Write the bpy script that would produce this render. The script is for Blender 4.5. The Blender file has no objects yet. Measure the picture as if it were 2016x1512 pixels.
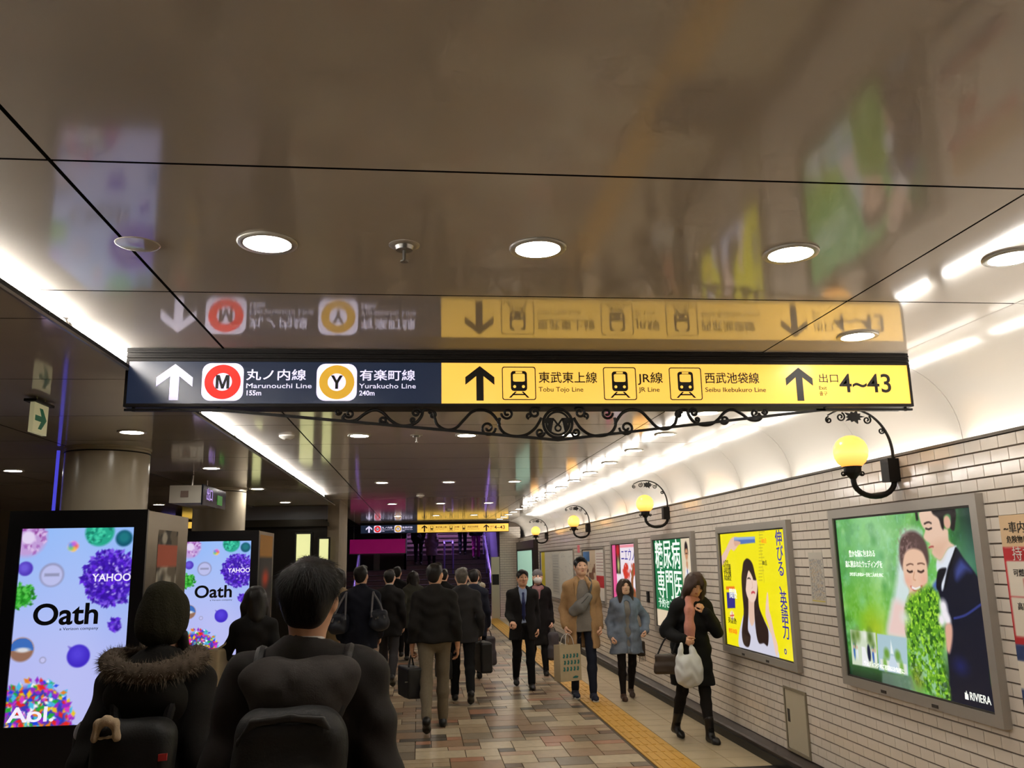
import bpy, math, random
import numpy as np
from mathutils import Vector, Matrix

# ---------------------------------------------------------------- camera, world, exposure
SC = bpy.context.scene
COL = SC.collection
FPX, CAM_H = 1672.0, 1.70
YAW, PITCH, ROLL = math.radians(6.35), math.radians(11.6), math.radians(-1.13)
_f = Vector((math.sin(YAW)*math.cos(PITCH), math.cos(YAW)*math.cos(PITCH), math.sin(PITCH)))
_r = Vector((math.cos(YAW), -math.sin(YAW), 0))
_u = _r.cross(_f)
_r2 = _r*math.cos(ROLL) + _u*math.sin(ROLL)
_u2 = _r2.cross(_f)
cam_data = bpy.data.cameras.new('camera')
cam_data.sensor_width = 36.0
cam_data.lens = 36.0*FPX/2016.0
cam_data.clip_start = .05
cam_obj = bpy.data.objects.new('camera', cam_data)
cam_obj.matrix_world = Matrix(((_r2.x, _u2.x, -_f.x, 0), (_r2.y, _u2.y, -_f.y, 0), (_r2.z, _u2.z, -_f.z, CAM_H), (0, 0, 0, 1)))
COL.objects.link(cam_obj)
SC.camera = cam_obj
world = bpy.data.worlds.new('underground_air')
SC.world = world
world.use_nodes = True
world.node_tree.nodes['Background'].inputs[0].default_value = (.055, .05, .045, 1)
world.node_tree.nodes['Background'].inputs[1].default_value = .25
SC.view_settings.view_transform = 'Standard'
SC.view_settings.look = 'None'
SC.view_settings.gamma = 1.0
SC.view_settings.use_curve_mapping = False
SC.view_settings.exposure = 0.0
SC.cycles.use_denoising = True
SC.cycles.max_bounces = 5
SC.cycles.diffuse_bounces = 3
SC.cycles.glossy_bounces = 3
SC.cycles.use_adaptive_sampling = True
SC.cycles.adaptive_threshold = .1
SC.cycles.adaptive_min_samples = 16
SC.cycles.caustics_reflective = False
SC.cycles.caustics_refractive = False
SC.cycles.sample_clamp_indirect = 6.0

L_TUBE, L_COVE, L_DOWN = 110.0, 29.0, 82.0      # radiance of the lamps the place has

# ---------------------------------------------------------------- helpers
rnd = random.Random(7)
def lin(c):
    return tuple((x/12.92 if x <= .04045 else ((x+.055)/1.055)**2.4) for x in c)
def rgb(r, g, b):
    return lin((r/255., g/255., b/255.))
MATS = {}
def mat(name, color, rough=.5, metal=0., spec=.5, emit=None, strength=0., var=.0, vscale=8., bump=0., bscale=60., coat=0., alpha=1., trans=0., ior=1.45, sample=True):
    if name in MATS: return MATS[name]
    m = bpy.data.materials.new(name); m.use_nodes = True
    nt = m.node_tree; p = nt.nodes['Principled BSDF']
    p.inputs['Base Color'].default_value = (*color, 1)
    p.inputs['Roughness'].default_value = rough
    p.inputs['Metallic'].default_value = metal
    p.inputs['Specular IOR Level'].default_value = spec
    p.inputs['IOR'].default_value = ior
    p.inputs['Coat Weight'].default_value = coat
    p.inputs['Coat Roughness'].default_value = .06
    p.inputs['Alpha'].default_value = alpha
    p.inputs['Transmission Weight'].default_value = trans
    if emit is not None:
        p.inputs['Emission Color'].default_value = (*emit, 1)
        p.inputs['Emission Strength'].default_value = strength
        if not sample: m.cycles.emission_sampling = 'NONE'
    if var > 0 or bump > 0:
        tc = nt.nodes.new('ShaderNodeTexCoord')
    if var > 0:
        n = nt.nodes.new('ShaderNodeTexNoise'); n.inputs['Scale'].default_value = vscale; n.inputs['Detail'].default_value = 4
        nt.links.new(tc.outputs['Object'], n.inputs['Vector'])
        rp = nt.nodes.new('ShaderNodeValToRGB')
        rp.color_ramp.elements[0].position = .3; rp.color_ramp.elements[1].position = .7
        rp.color_ramp.elements[0].color = (*[max(0, x*(1-var)) for x in color], 1)
        rp.color_ramp.elements[1].color = (*[min(1, x*(1+var)) for x in color], 1)
        nt.links.new(n.outputs['Fac'], rp.inputs['Fac']); nt.links.new(rp.outputs['Color'], p.inputs['Base Color'])
    if bump > 0:
        n2 = nt.nodes.new('ShaderNodeTexNoise'); n2.inputs['Scale'].default_value = bscale; n2.inputs['Detail'].default_value = 5
        nt.links.new(tc.outputs['Object'], n2.inputs['Vector'])
        b = nt.nodes.new('ShaderNodeBump'); b.inputs['Strength'].default_value = bump; b.inputs['Distance'].default_value = .01
        nt.links.new(n2.outputs['Fac'], b.inputs['Height']); nt.links.new(b.outputs['Normal'], p.inputs['Normal'])
    MATS[name] = m
    return m
def attr_mat(name, rough=.4, emit=0., spec=.5, attr='Col'):
    """colour read from the mesh's own colour attribute (flat print)"""
    if name in MATS: return MATS[name]
    m = bpy.data.materials.new(name); m.use_nodes = True
    nt = m.node_tree; p = nt.nodes['Principled BSDF']
    a = nt.nodes.new('ShaderNodeAttribute'); a.attribute_name = attr
    p.inputs['Roughness'].default_value = rough; p.inputs['Specular IOR Level'].default_value = spec
    if emit > 0:
        p.inputs['Base Color'].default_value = (.02, .02, .02, 1)
        nt.links.new(a.outputs['Color'], p.inputs['Emission Color']); p.inputs['Emission Strength'].default_value = emit; m.cycles.emission_sampling = 'NONE'
    else:
        nt.links.new(a.outputs['Color'], p.inputs['Base Color'])
    MATS[name] = m
    return m

def wm(o):
    M = o.matrix_basis.copy(); q = o.parent
    while q is not None:
        M = q.matrix_basis @ M; q = q.parent
    return M
def tag(o, label=None, cat=None, group=None, kind=None):
    if label: o['label'] = label
    if cat: o['category'] = cat
    if group: o['group'] = group
    if kind: o['kind'] = kind
    return o
def empty(name, loc, rz=0., label=None, cat=None, group=None, kind=None):
    o = bpy.data.objects.new(name, None); o.empty_display_size = .1
    o.location = loc; o.rotation_euler = (0, 0, rz); COL.objects.link(o)
    return tag(o, label, cat, group, kind)
def place(name, mesh, parent=None, loc=(0, 0, 0), rot=(0, 0, 0), scale=(1, 1, 1)):
    o = bpy.data.objects.new(name, mesh); COL.objects.link(o)
    o.location = loc; o.rotation_euler = rot; o.scale = scale
    if parent is not None: o.parent = parent
    return o
def mesh_from(name, V, F, m=None, smooth=False):
    me = bpy.data.meshes.new(name)
    V = np.asarray(V, dtype=np.float32)
    if isinstance(F, np.ndarray):
        n = len(F); k = F.shape[1]
        me.vertices.add(len(V)); me.vertices.foreach_set('co', V.ravel())
        me.loops.add(n*k); me.loops.foreach_set('vertex_index', F.astype(np.int32).ravel())
        me.polygons.add(n); me.polygons.foreach_set('loop_start', np.arange(0, n*k, k, dtype=np.int32))
        me.update(calc_edges=True)
    else:
        me.from_pydata([tuple(map(float, v)) for v in V], [], F); me.update()
    me.polygons.foreach_set('use_smooth', np.full(len(me.polygons), bool(smooth), dtype=bool))
    if m is not None: me.materials.append(m)
    return me

class MB:
    def __init__(s): s.v = []; s.f = []
    def _add(s, V, F):
        b = len(s.v); s.v += [tuple(v) for v in V]; s.f += [tuple(b+i for i in f) for f in F]; return s
    def box(s, x0, x1, y0, y1, z0, z1):
        V = [(x0, y0, z0), (x1, y0, z0), (x1, y1, z0), (x0, y1, z0), (x0, y0, z1), (x1, y0, z1), (x1, y1, z1), (x0, y1, z1)]
        return s._add(V, [(0, 3, 2, 1), (4, 5, 6, 7), (0, 1, 5, 4), (1, 2, 6, 5), (2, 3, 7, 6), (3, 0, 4, 7)])
    def obox(s, c, ax, ay, az):
        c, ax, ay, az = map(Vector, (c, ax, ay, az)); V = []
        for k in (-1, 1):
            for i, j in ((-1, -1), (1, -1), (1, 1), (-1, 1)): V.append(c+ax*i+ay*j+az*k)
        return s._add(V, [(0, 3, 2, 1), (4, 5, 6, 7), (0, 1, 5, 4), (1, 2, 6, 5), (2, 3, 7, 6), (3, 0, 4, 7)])
    def bar(s, a, b, w, h, up=(0, 0, 1)):
        a, b = Vector(a), Vector(b); d = (b-a); l = d.length; d.normalize()
        sd = d.cross(Vector(up)).normalized(); u = sd.cross(d)
        return s.obox((a+b)/2, d*(l/2), sd*(w/2), u*(h/2))
    def tube(s, pts, r, seg=8, up=None):
        pts = [Vector(p) for p in pts]; n = len(pts)
        rr = r if hasattr(r, '__len__') else [r]*n
        V, F = [], []; prev = None
        for i, p in enumerate(pts):
            t = (pts[min(i+1, n-1)]-pts[max(i-1, 0)]).normalized()
            if prev is None:
                a = Vector(up) if up else (Vector((0, 0, 1)) if abs(t.z) < .9 else Vector((1, 0, 0)))
                x = t.cross(a).normalized()
            else:
                x = (prev - t*prev.dot(t))
                x = x.normalized() if x.length > 1e-6 else t.orthogonal().normalized()
            prev = x; y = t.cross(x)
            for k in range(seg):
                a = 2*math.pi*k/seg; V.append(p + (x*math.cos(a)+y*math.sin(a))*rr[i])
        for i in range(n-1):
            for k in range(seg):
                k2 = (k+1) % seg; F.append((i*seg+k, i*seg+k2, (i+1)*seg+k2, (i+1)*seg+k))
        F.append(tuple(range(seg-1, -1, -1))); F.append(tuple((n-1)*seg+k for k in range(seg)))
        return s._add(V, F)
    def lathe(s, prof, c=(0, 0, 0), seg=24, ax=(1, 0, 0), ay=(0, 1, 0), az=(0, 0, 1)):
        c, ax, ay, az = map(Vector, (c, ax, ay, az)); V, F = [], []; n = len(prof)
        for r, z in prof:
            for k in range(seg):
                a = 2*math.pi*k/seg; V.append(c + ax*(r*math.cos(a)) + ay*(r*math.sin(a)) + az*z)
        for i in range(n-1):
            for k in range(seg):
                k2 = (k+1) % seg; F.append((i*seg+k, i*seg+k2, (i+1)*seg+k2, (i+1)*seg+k))
        if prof[0] == prof[-1]: return s._add(V, F)
        if prof[0][0] > 1e-5: F.append(tuple(range(seg-1, -1, -1)))
        if prof[-1][0] > 1e-5: F.append(tuple((n-1)*seg+k for k in range(seg)))
        return s._add(V, F)
    def prism(s, poly, o, ex, ey, ez):
        """polygon in the ex/ey plane at o, pushed along ez"""
        o, ex, ey, ez = map(Vector, (o, ex, ey, ez)); n = len(poly)
        V = [o+ex*p[0]+ey*p[1] for p in poly] + [o+ex*p[0]+ey*p[1]+ez for p in poly]
        F = [tuple(range(n-1, -1, -1)), tuple(range(n, 2*n))] + [(i, (i+1) % n, n+(i+1) % n, n+i) for i in range(n)]
        return s._add(V, F)
    def ring(s, outer, inner, o, ex, ey, ez):
        o, ex, ey, ez = map(Vector, (o, ex, ey, ez)); n = len(outer); V = []
        for k in (0, 1):
            for P in (outer, inner): V += [o+ex*p[0]+ey*p[1]+ez*k for p in P]
        F = []
        for i in range(n):
            j = (i+1) % n
            F += [(2*n+i, 2*n+j, 3*n+j, 3*n+i), (j, i, n+i, n+j), (i, j, 2*n+j, 2*n+i), (n+j, n+i, 3*n+i, 3*n+j)]
        return s._add(V, F)
    def mesh(s, name, m, smooth=False): return mesh_from(name, s.v, s.f, m, smooth)
    def build(s, name, m, parent=None, smooth=False, world=True):
        V = s.v
        if parent is not None and world:
            I = wm(parent).inverted(); V = [tuple(I @ Vector(v)) for v in V]
        me = mesh_from(name, V, s.f, m, smooth)
        o = bpy.data.objects.new(name, me); COL.objects.link(o)
        if parent is not None: o.parent = parent
        if smooth: edge_split(me)
        return o
def edge_split(me, ang=40):
    """flat across creases, smooth elsewhere"""
    try: me.set_sharp_from_angle(angle=math.radians(ang))
    except Exception: pass
def rrect(w, h, r, n=5):
    P = []
    for cx, cy, a0 in ((w/2-r, h/2-r, 0), (-w/2+r, h/2-r, 90), (-w/2+r, -h/2+r, 180), (w/2-r, -h/2+r, 270)):
        for i in range(n+1):
            a = math.radians(a0+90*i/n); P.append((cx+r*math.cos(a), cy+r*math.sin(a)))
    return P
def circ(r, n=40, cx=0, cy=0): return [(cx+r*math.cos(2*math.pi*i/n), cy+r*math.sin(2*math.pi*i/n)) for i in range(n)]
ORD = ['first', 'second', 'third', 'fourth', 'fifth', 'sixth', 'seventh', 'eighth', 'ninth', 'tenth', 'eleventh', 'twelfth', 'thirteenth', 'fourteenth', 'fifteenth', 'sixteenth', 'seventeenth', 'eighteenth', 'nineteenth', 'twentieth', 'twenty-first', 'twenty-second', 'twenty-third', 'twenty-fourth', 'twenty-fifth']

# lettering: one text curve turned into a mesh on a given plane
_TXT = {}
def text_mesh(body, size, m, extrude=.0008, align='LEFT', bold=0., squeeze=1., space=1.):
    key = (body, size, m.name, align, bold, squeeze, space)
    if key in _TXT: return _TXT[key]
    cu = bpy.data.curves.new('lettering', 'FONT'); cu.body = body; cu.size = size; cu.extrude = extrude
    cu.align_x = align; cu.align_y = 'CENTER'; cu.offset = bold; cu.resolution_u = 3 if size < .08 else 7; cu.space_character = space
    o = bpy.data.objects.new('lettering', cu); COL.objects.link(o)
    dg = bpy.context.evaluated_depsgraph_get(); dg.update()
    me = bpy.data.meshes.new_from_object(o.evaluated_get(dg))
    bpy.data.objects.remove(o); bpy.data.curves.remove(cu)
    if squeeze != 1.:
        for v in me.vertices: v.co.x *= squeeze
    me.materials.clear(); me.materials.append(m)
    _TXT[key] = me
    return me
def frame_matrix(o, ex, ey):
    ex = Vector(ex).normalized(); ey = Vector(ey).normalized(); ez = ex.cross(ey)
    M = Matrix(((ex.x, ey.x, ez.x, o[0]), (ex.y, ey.y, ez.y, o[1]), (ex.z, ey.z, ez.z, o[2]), (0, 0, 0, 1)))
    return M
def text(body, size, m, o, ex, ey, parent, align='LEFT', bold=0., squeeze=1., space=1., fit=None, name='lettering'):
    me = text_mesh(body, size, m, align=align, bold=bold, squeeze=squeeze, space=space)
    ob = bpy.data.objects.new(name, me); COL.objects.link(ob); ob.parent = parent
    M = wm(parent).inverted() @ frame_matrix(o, ex, ey)
    ob.matrix_basis = M
    if fit:
        xs = [v.co.x for v in me.vertices]; w = max(xs)-min(xs)
        ob.scale = (fit/w, 1, 1)
    return ob

# flat print: numpy canvas whose pixels become the colour attribute of a fine grid
class Canvas:
    def __init__(s, w, h, bg):
        s.w, s.h = w, h; s.a = np.ones((h, w, 3), np.float32)*np.array(bg, np.float32)
        s.y, s.x = np.mgrid[0:h, 0:w].astype(np.float32); s.x = (s.x+.5)/w; s.y = (s.y+.5)/h    # 0..1, y down
        s.asp = w/h
    def mix(s, m, c):
        m = np.clip(m, 0, 1)[..., None]; s.a = s.a*(1-m)+np.array(c, np.float32)*m
    def ell(s, cx, cy, rx, ry, c, soft=.06, rot=0., alpha=1.):
        dx, dy = (s.x-cx)*s.asp, (s.y-cy); rx = rx*s.asp
        if rot:
            a = math.radians(rot); dx, dy = dx*math.cos(a)+dy*math.sin(a), -dx*math.sin(a)+dy*math.cos(a)
        d = np.sqrt((dx/rx)**2+(dy/ry)**2); s.mix((1-d)/soft*.5+.5 if soft > 0 else (d < 1)*1., c) if alpha == 1 else s.mix(np.clip((1-d)/soft*.5+.5, 0, 1)*alpha, c)
    def poly(s, P, c, soft=.004, alpha=1.):
        n = len(P); ins = np.zeros_like(s.x, bool); dm = np.full_like(s.x, 9.)
        for i in range(n):
            x1, y1 = P[i]; x2, y2 = P[(i+1) % n]
            cnd = ((y1 > s.y) != (y2 > s.y))
            xx = x1+(s.y-y1)*(x2-x1)/((y2-y1) if abs(y2-y1) > 1e-9 else 1e-9)
            ins ^= cnd & (s.x < xx)
            ex, ey = (x2-x1)*s.asp, y2-y1; px, py = (s.x-x1)*s.asp, s.y-y1
            t = np.clip((px*ex+py*ey)/max(ex*ex+ey*ey, 1e-9), 0, 1); dm = np.minimum(dm, np.hypot(px-t*ex, py-t*ey))
        sd = np.where(ins, dm, -dm)
        s.mix(np.clip(sd/soft*.5+.5, 0, 1)*alpha, c)
    def smooth_poly(s, P, c, soft=.004, alpha=1., n=6):
        s.poly(catmull(P, n, True), c, soft, alpha)
    def line(s, P, w, c, soft=.003, alpha=1., n=8):
        P = catmull(P, n, False) if len(P) > 2 else P
        dm = np.full_like(s.x, 9.)
        for (x1, y1), (x2, y2) in zip(P[:-1], P[1:]):
            ex, ey = (x2-x1)*s.asp, y2-y1; px, py = (s.x-x1)*s.asp, s.y-y1
            t = np.clip((px*ex+py*ey)/max(ex*ex+ey*ey, 1e-9), 0, 1); dm = np.minimum(dm, np.hypot(px-t*ex, py-t*ey))
        s.mix(np.clip((w-dm)/soft*.5+.5, 0, 1)*alpha, c)
    def noise(s, scale, seed, oct=3):
        r = np.random.RandomState(seed); out = np.zeros_like(s.x); amp = 1.; tot = 0
        for o in range(oct):
            n = max(2, int(scale*2**o)); nx = max(2, int(n*s.asp)); g = r.rand(n+2, nx+2).astype(np.float32)
            fx, fy = s.x*nx, s.y*n; ix, iy = fx.astype(int), fy.astype(int); tx, ty = fx-ix, fy-iy
            tx, ty = tx*tx*(3-2*tx), ty*ty*(3-2*ty)
            v = (g[iy, ix]*(1-tx)+g[iy, ix+1]*tx)*(1-ty)+(g[iy+1, ix]*(1-tx)+g[iy+1, ix+1]*tx)*ty
            out += v*amp; tot += amp; amp *= .55
        return out/tot
    def mesh(s, name, W, H, m):
        """grid in the x/y plane centred on 0, y up"""
        w, h = s.w, s.h
        xs = np.linspace(-W/2, W/2, w); ys = np.linspace(H/2, -H/2, h)
        X, Y = np.meshgrid(xs, ys); V = np.stack([X.ravel(), Y.ravel(), np.zeros(w*h)], 1)
        i = np.arange(w*h).reshape(h, w)
        F = np.stack([i[1:, :-1].ravel(), i[1:, 1:].ravel(), i[:-1, 1:].ravel(), i[:-1, :-1].ravel()], 1)
        me = mesh_from(name, V, F, m)
        at = me.color_attributes.new('Col', 'FLOAT_COLOR', 'POINT')
        c = np.clip(s.a, 0, 1); c = np.where(c <= .04045, c/12.92, ((c+.055)/1.055)**2.4)
        rgba = np.ones((w*h, 4), np.float32); rgba[:, :3] = c.reshape(-1, 3)
        at.data.foreach_set('color', rgba.ravel())
        return me
def catmull(P, n=6, closed=False):
    P = [tuple(p) for p in P]; N = len(P); out = []
    rng = range(N) if closed else range(N-1)
    for i in rng:
        g = (lambda k: P[k % N]) if closed else (lambda k: P[min(max(k, 0), N-1)])
        p0, p1, p2, p3 = g(i-1), g(i), g(i+1), g(i+2)
        for k in range(n):
            t = k/n
            out.append(tuple(.5*((2*b)+(-a+c)*t+(2*a-5*b+4*c-d)*t*t+(-a+3*b-3*c+d)*t**3) for a, b, c, d in zip(p0, p1, p2, p3)))
    if not closed: out.append(P[-1])
    return out
# ---------------------------------------------------------------- setting
CEIL, SOFF, WR, WTOP = 2.80, 2.68, 3.0, 2.295
Y0, Y1, ENDY = -3.6, 26.0, 26.0
J0, JP = 2.29, 1.18                                     # ceiling cross joints
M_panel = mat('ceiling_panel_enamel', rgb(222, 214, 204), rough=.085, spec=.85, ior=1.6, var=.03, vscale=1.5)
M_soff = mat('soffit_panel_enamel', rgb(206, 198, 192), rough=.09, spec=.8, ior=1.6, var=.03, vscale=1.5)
M_cove = mat('cove_white_enamel', rgb(216, 210, 200), rough=.17, spec=.6)
M_dark = mat('joint_dark', rgb(26, 23, 20), rough=.8)
M_grout = mat('wall_grout', rgb(104, 92, 82), rough=.9, var=.15, vscale=30)
M_tile = mat('wall_tile_glaze', rgb(230, 220, 208), rough=.12, spec=.55, var=.05, vscale=3., bump=.02, bscale=14.)
M_base = mat('skirting_dark_stone', rgb(48, 38, 34), rough=.35, var=.2, vscale=20)
M_black = mat('black_paint', rgb(20, 18, 17), rough=.45)
M_iron = mat('wrought_iron', rgb(22, 19, 17), rough=.5, metal=.3, bump=.1, bscale=120)
M_steel = mat('brushed_steel', rgb(150, 146, 140), rough=.28, metal=.9, bump=.05, bscale=200)
M_alu = mat('aluminium_frame', rgb(168, 162, 154), rough=.4, metal=.3)
M_beige = mat('beige_render', rgb(150, 138, 120), rough=.6, var=.08, vscale=4)
M_white = mat('white_plastic', rgb(225, 222, 215), rough=.4)

# floor -------------------------------------------------------------------------------------------
floor = MB().box(-7, 3.06, Y0, 27.2, -.12, -.008).build('floor', mat('floor_grout', rgb(92, 80, 66), rough=.8, var=.1, vscale=40))
tag(floor, 'beige and brown mosaic of stone tiles along the passage', None, None, 'structure')
PAL = [((168, 148, 120), 7), ((190, 174, 146), 5), ((150, 124, 98), 5), ((176, 146, 120), 2), ((118, 106, 90), 3), ((86, 80, 72), 3), ((168, 122, 96), 1), ((104, 84, 68), 2), ((140, 126, 106), 4)]
FM = [mat('floor_stone_%s' % w, rgb(*[min(255,int(q*1.04)) for q in c]), rough=.3, spec=.5, var=.10, vscale=14., bump=.03, bscale=40.) for w, (c, _) in zip(('tan', 'cream', 'brown', 'rose', 'taupe', 'slate', 'terracotta', 'umber', 'sand'), PAL)]
M_cream_t = mat('floor_plain_cream', rgb(196, 178, 146), rough=.3, var=.07, vscale=6.)
M_tact = mat('tactile_yellow', rgb(214, 164, 72), rough=.5, var=.06, vscale=9., bump=.3, bscale=55.)
WTS = [w for _, w in PAL]
def box5(x0, x1, y0, y1, z0, z1):
    return [(x0, y0, z0), (x1, y0, z0), (x1, y1, z0), (x0, y1, z0), (x0, y0, z1), (x1, y0, z1), (x1, y1, z1), (x0, y1, z1)], [(4, 5, 6, 7), (0, 1, 5, 4), (1, 2, 6, 5), (2, 3, 7, 6), (3, 0, 4, 7)]
U = .15
gx0, gx1, gy0, gy1 = -46, 13, -22, 180            # mosaic grid in cells of 15 cm (x from -6.9+... to 1.92)
XO = 1.92-13*U
occ = set(); tiles = []
fr = random.Random(3)
for j in range(gy0, gy1):
    for i in range(gx0, gx1):
        if (i, j) in occ: continue
        for (a, b) in fr.sample([(2, 2), (2, 2), (3, 2), (2, 1), (3, 1), (2, 1), (1, 1), (2, 2), (4, 1)], 9) + [(1, 1)]:
            if i+a <= gx1 and j+b <= gy1 and all((i+p, j+q) not in occ for p in range(a) for q in range(b)): break
        for p in range(a):
            for q in range(b): occ.add((i+p, j+q))
        small = a*b <= 3
        k = fr.choices(range(len(PAL)), WTS)[0]
        if not small and k in (5, 7): k = fr.choice([0, 1, 8])
        tiles.append((i, j, a, b, k))
def in_view(x, y, z, pad=10):
    v = Vector((x, y, z-CAM_H)); d = v.dot(_f)
    if d < .1: return None
    px, py = 1008+FPX*v.dot(_r2)/d, 756-FPX*v.dot(_u2)/d
    return (px, py) if -pad < px < 2016+pad and -pad < py < 1512+pad else None
cand = []
for t in tiles:
    i, j, a, b, k = t; x, y = XO+(i+a/2)*U, (j+b/2)*U
    pv = in_view(x, y, 0, 30)
    if pv and x > -1.2: cand.append((y/max(.5, math.sqrt(a*b)), t))
cand.sort(key=lambda q: q[0]); near = set(t for _, t in cand[:215])
_tm = {}
V, F, MI = [], [], []
g = .004
for t in tiles:
    i, j, a, b, k = t; x, y = XO+i*U, j*U
    if t in near:
        key = (a, b, k)
        if key not in _tm: _tm[key] = mesh_from('floor_tile', *box5(g, a*U-g, g, b*U-g, -.01, 0), FM[k])
        place('tile', _tm[key], floor, (x, y, 0))
    else:
        vv, ff = box5(x+g, x+a*U-g, y+g, y+b*U-g, -.01, 0); n0 = len(V)
        V += vv; F += [tuple(n0+q for q in f) for f in ff]; MI += [k]*5
me = mesh_from('mosaic_tiles', V, np.array(F)); [me.materials.append(m) for m in FM]
me.polygons.foreach_set('material_index', np.array(MI, dtype=np.int32))
tag(place('mosaic_tiles', me, floor), kind='stuff')
# tactile paving and the plain strip beside the wall
mb = MB(); tm = MB().box(.003, .297, .003, .297, -.01, .002)
for q in range(4): tm.box(.03+q*.066, .062+q*.066, .02, .28, .002, .006)
tm = tm.mesh('tactile_tile', M_tact)
V, F, n0 = [], [], [v.co[:] for v in tm.vertices]
for n in range(-10, 88):
    if 20 <= n < 50: place('tactile_tile', tm, floor, (1.95, n*.3, 0), scale=(1.13, 1, 1))
    else:
        b = len(V); V += [(1.95+p[0]*1.13, n*.3+p[1], p[2]) for p in n0]; F += [tuple(b+q for q in pl.vertices) for pl in tm.polygons]
tag(place('tactile_tiles', mesh_from('tactile_tiles', V, np.array(F), M_tact), floor), kind='stuff')
pm = mesh_from('plain_tile', *box5(.003, .297, .003, .297, -.01, 0), M_cream_t)
V, F = [], []
for n in range(-10, 88):
    for x in (2.292, 2.592):
        if 20 <= n < 45: place('tile', pm, floor, (x, n*.3, 0))
        else:
            vv, ff = box5(x+.003, x+.297, n*.3+.003, n*.3+.297, -.01, 0); b = len(V); V += vv; F += [tuple(b+q for q in f) for f in ff]
tag(place('plain_tiles', mesh_from('plain_tiles', V, np.array(F), M_cream_t), floor), kind='stuff')
# floor drain grate near the wall, only its far edge shows in the photograph
grate = empty('floor_grate', (2.45, 6.55, 0), 0, 'dark metal cover plate set in the floor by the skirting', 'grate')
MB().box(2.1, 2.88, 6.2, 7.12, 0, .012).build('frame', M_black, grate)
for q in range(6): MB().box(2.14, 2.84, 6.24+q*.14, 6.34+q*.14, .012, .018).build('plate', mat('grate_plate', rgb(70, 60, 66), rough=.4, metal=.6), grate)

# right wall --------------------------------------------------------------------------------------
COVER = [(4.27, 5.96, .80, 2.00), (6.68, 8.37, .78, 1.97), (9.15, 10.82, .78, 1.97), (11.64, 13.23, .78, 1.95), (6.67, 7.09, .14, .63)]
wall_right = MB().box(WR+.004, WR+.06, Y0, ENDY, 0, WTOP-.01).build('wall_right', M_grout)
tag(wall_right, 'wall of glossy cream brick tiles along the right side', None, None, 'structure')
TW, TH = .140, .0695
tr = random.Random(11)
tmeshes = []
for q in range(8):                                       # eight slightly tilted tiles, shared
    a = [tr.uniform(-.0004, .0004) for _ in range(3)]
    z0, z1, y0, y1 = .0032, TH-.0032, .0012, TW-.0012
    f = lambda y, z: -.003+a[0]*(y/TW-.5)+a[1]*(z/TH-.5)
    bv = .0016
    VV = [(.005, y0, z0), (.005, y1, z0), (.005, y1, z1), (.005, y0, z1)] + [(f(y, z), y, z) for y, z in ((y0+bv, z0+bv), (y1-bv, z0+bv), (y1-bv, z1-bv), (y0+bv, z1-bv))]
    FF = [(7, 6, 5, 4), (0, 4, 5, 1), (1, 5, 6, 2), (2, 6, 7, 3), (3, 7, 4, 0)]
    tmeshes.append((VV, FF, mesh_from('wall_tile', VV, FF, M_tile)))
wt = []
NR = 31
for r in range(NR):
    z = .128+r*TH
    for c in range(int((ENDY-Y0)/TW)+1):
        y = Y0+c*TW-(TW/2 if r % 2 else 0)
        if y < Y0 or y+TW > ENDY: continue
        if any(y > a+.02 and y+TW < b-.02 and z > c0+.02 and z+TH < c1-.02 for a, b, c0, c1 in COVER): continue
        vis = in_view(WR, y+TW/2, z+TH/2, 20)
        wt.append((y if vis else 99, y, z))
wt.sort(key=lambda q: (q[0], q[2]))
V, F = [], []
for n, (_, y, z) in enumerate(wt):
    VV, FF, m_ = tmeshes[tr.randrange(8)]
    if n < 295: place('tile', m_, wall_right, (WR, y, z))
    else:
        b = len(V); V += [(WR+p[0], y+p[1], z+p[2]) for p in VV]; F += [tuple(b+q for q in f) for f in FF]
tag(place('wall_tiles', mesh_from('wall_tiles', V, np.array(F), M_tile), wall_right), kind='stuff')
MB().box(WR-.012, WR+.06, Y0, ENDY, WTOP-.012, WTOP+.004).build('coping', mat('coping_metal', rgb(95, 88, 80), rough=.4, metal=.5), wall_right)
base_r = MB().prism([(0, 0), (0, .095), (.02, .105), (.10, .128), (.10, 0)], (2.905, Y0, 0), (1, 0, 0), (0, 0, 1), (0, ENDY-Y0, 0)).build('baseboard_right', M_base)
tag(base_r, 'dark stone skirting under the tiled wall', None, None, 'structure')
gut = MB().box(2.885, 2.905, Y0, ENDY, -.01, .07).build('trim_1', M_black); tag(gut, 'black strip along the foot of the skirting', None, None, 'structure')

# ceiling -----------------------------------------------------------------------------------------
ceiling = MB().box(-1.86, 3.3, Y0, 27.2, CEIL+.035, CEIL+.12).build('ceiling', M_dark)
tag(ceiling, 'glossy dark beige metal panel ceiling with thin black joints', None, None, 'structure')
GP = .006
rows = [J0+JP*k for k in range(-5, 22)]
strips = [(-1.84, -1.018), (-1.018, 1.905), (1.905, 2.715)]
cp = {}
for a, b in strips:
    cp[a] = MB().box(a+(.009 if a == -1.018 else .005), b-.004, .006, JP-.005, 0, .03).mesh('ceiling_panel', M_panel)
    cp[a].materials.append(M_dark); cp[a].polygons.foreach_set('material_index', np.array([0, 1, 1, 1, 1, 1], dtype=np.int32))
for y in rows:
    if y > 27: continue
    for a, b in strips: place('ceiling_panel', cp[a], ceiling, (0, y, CEIL))
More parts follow.
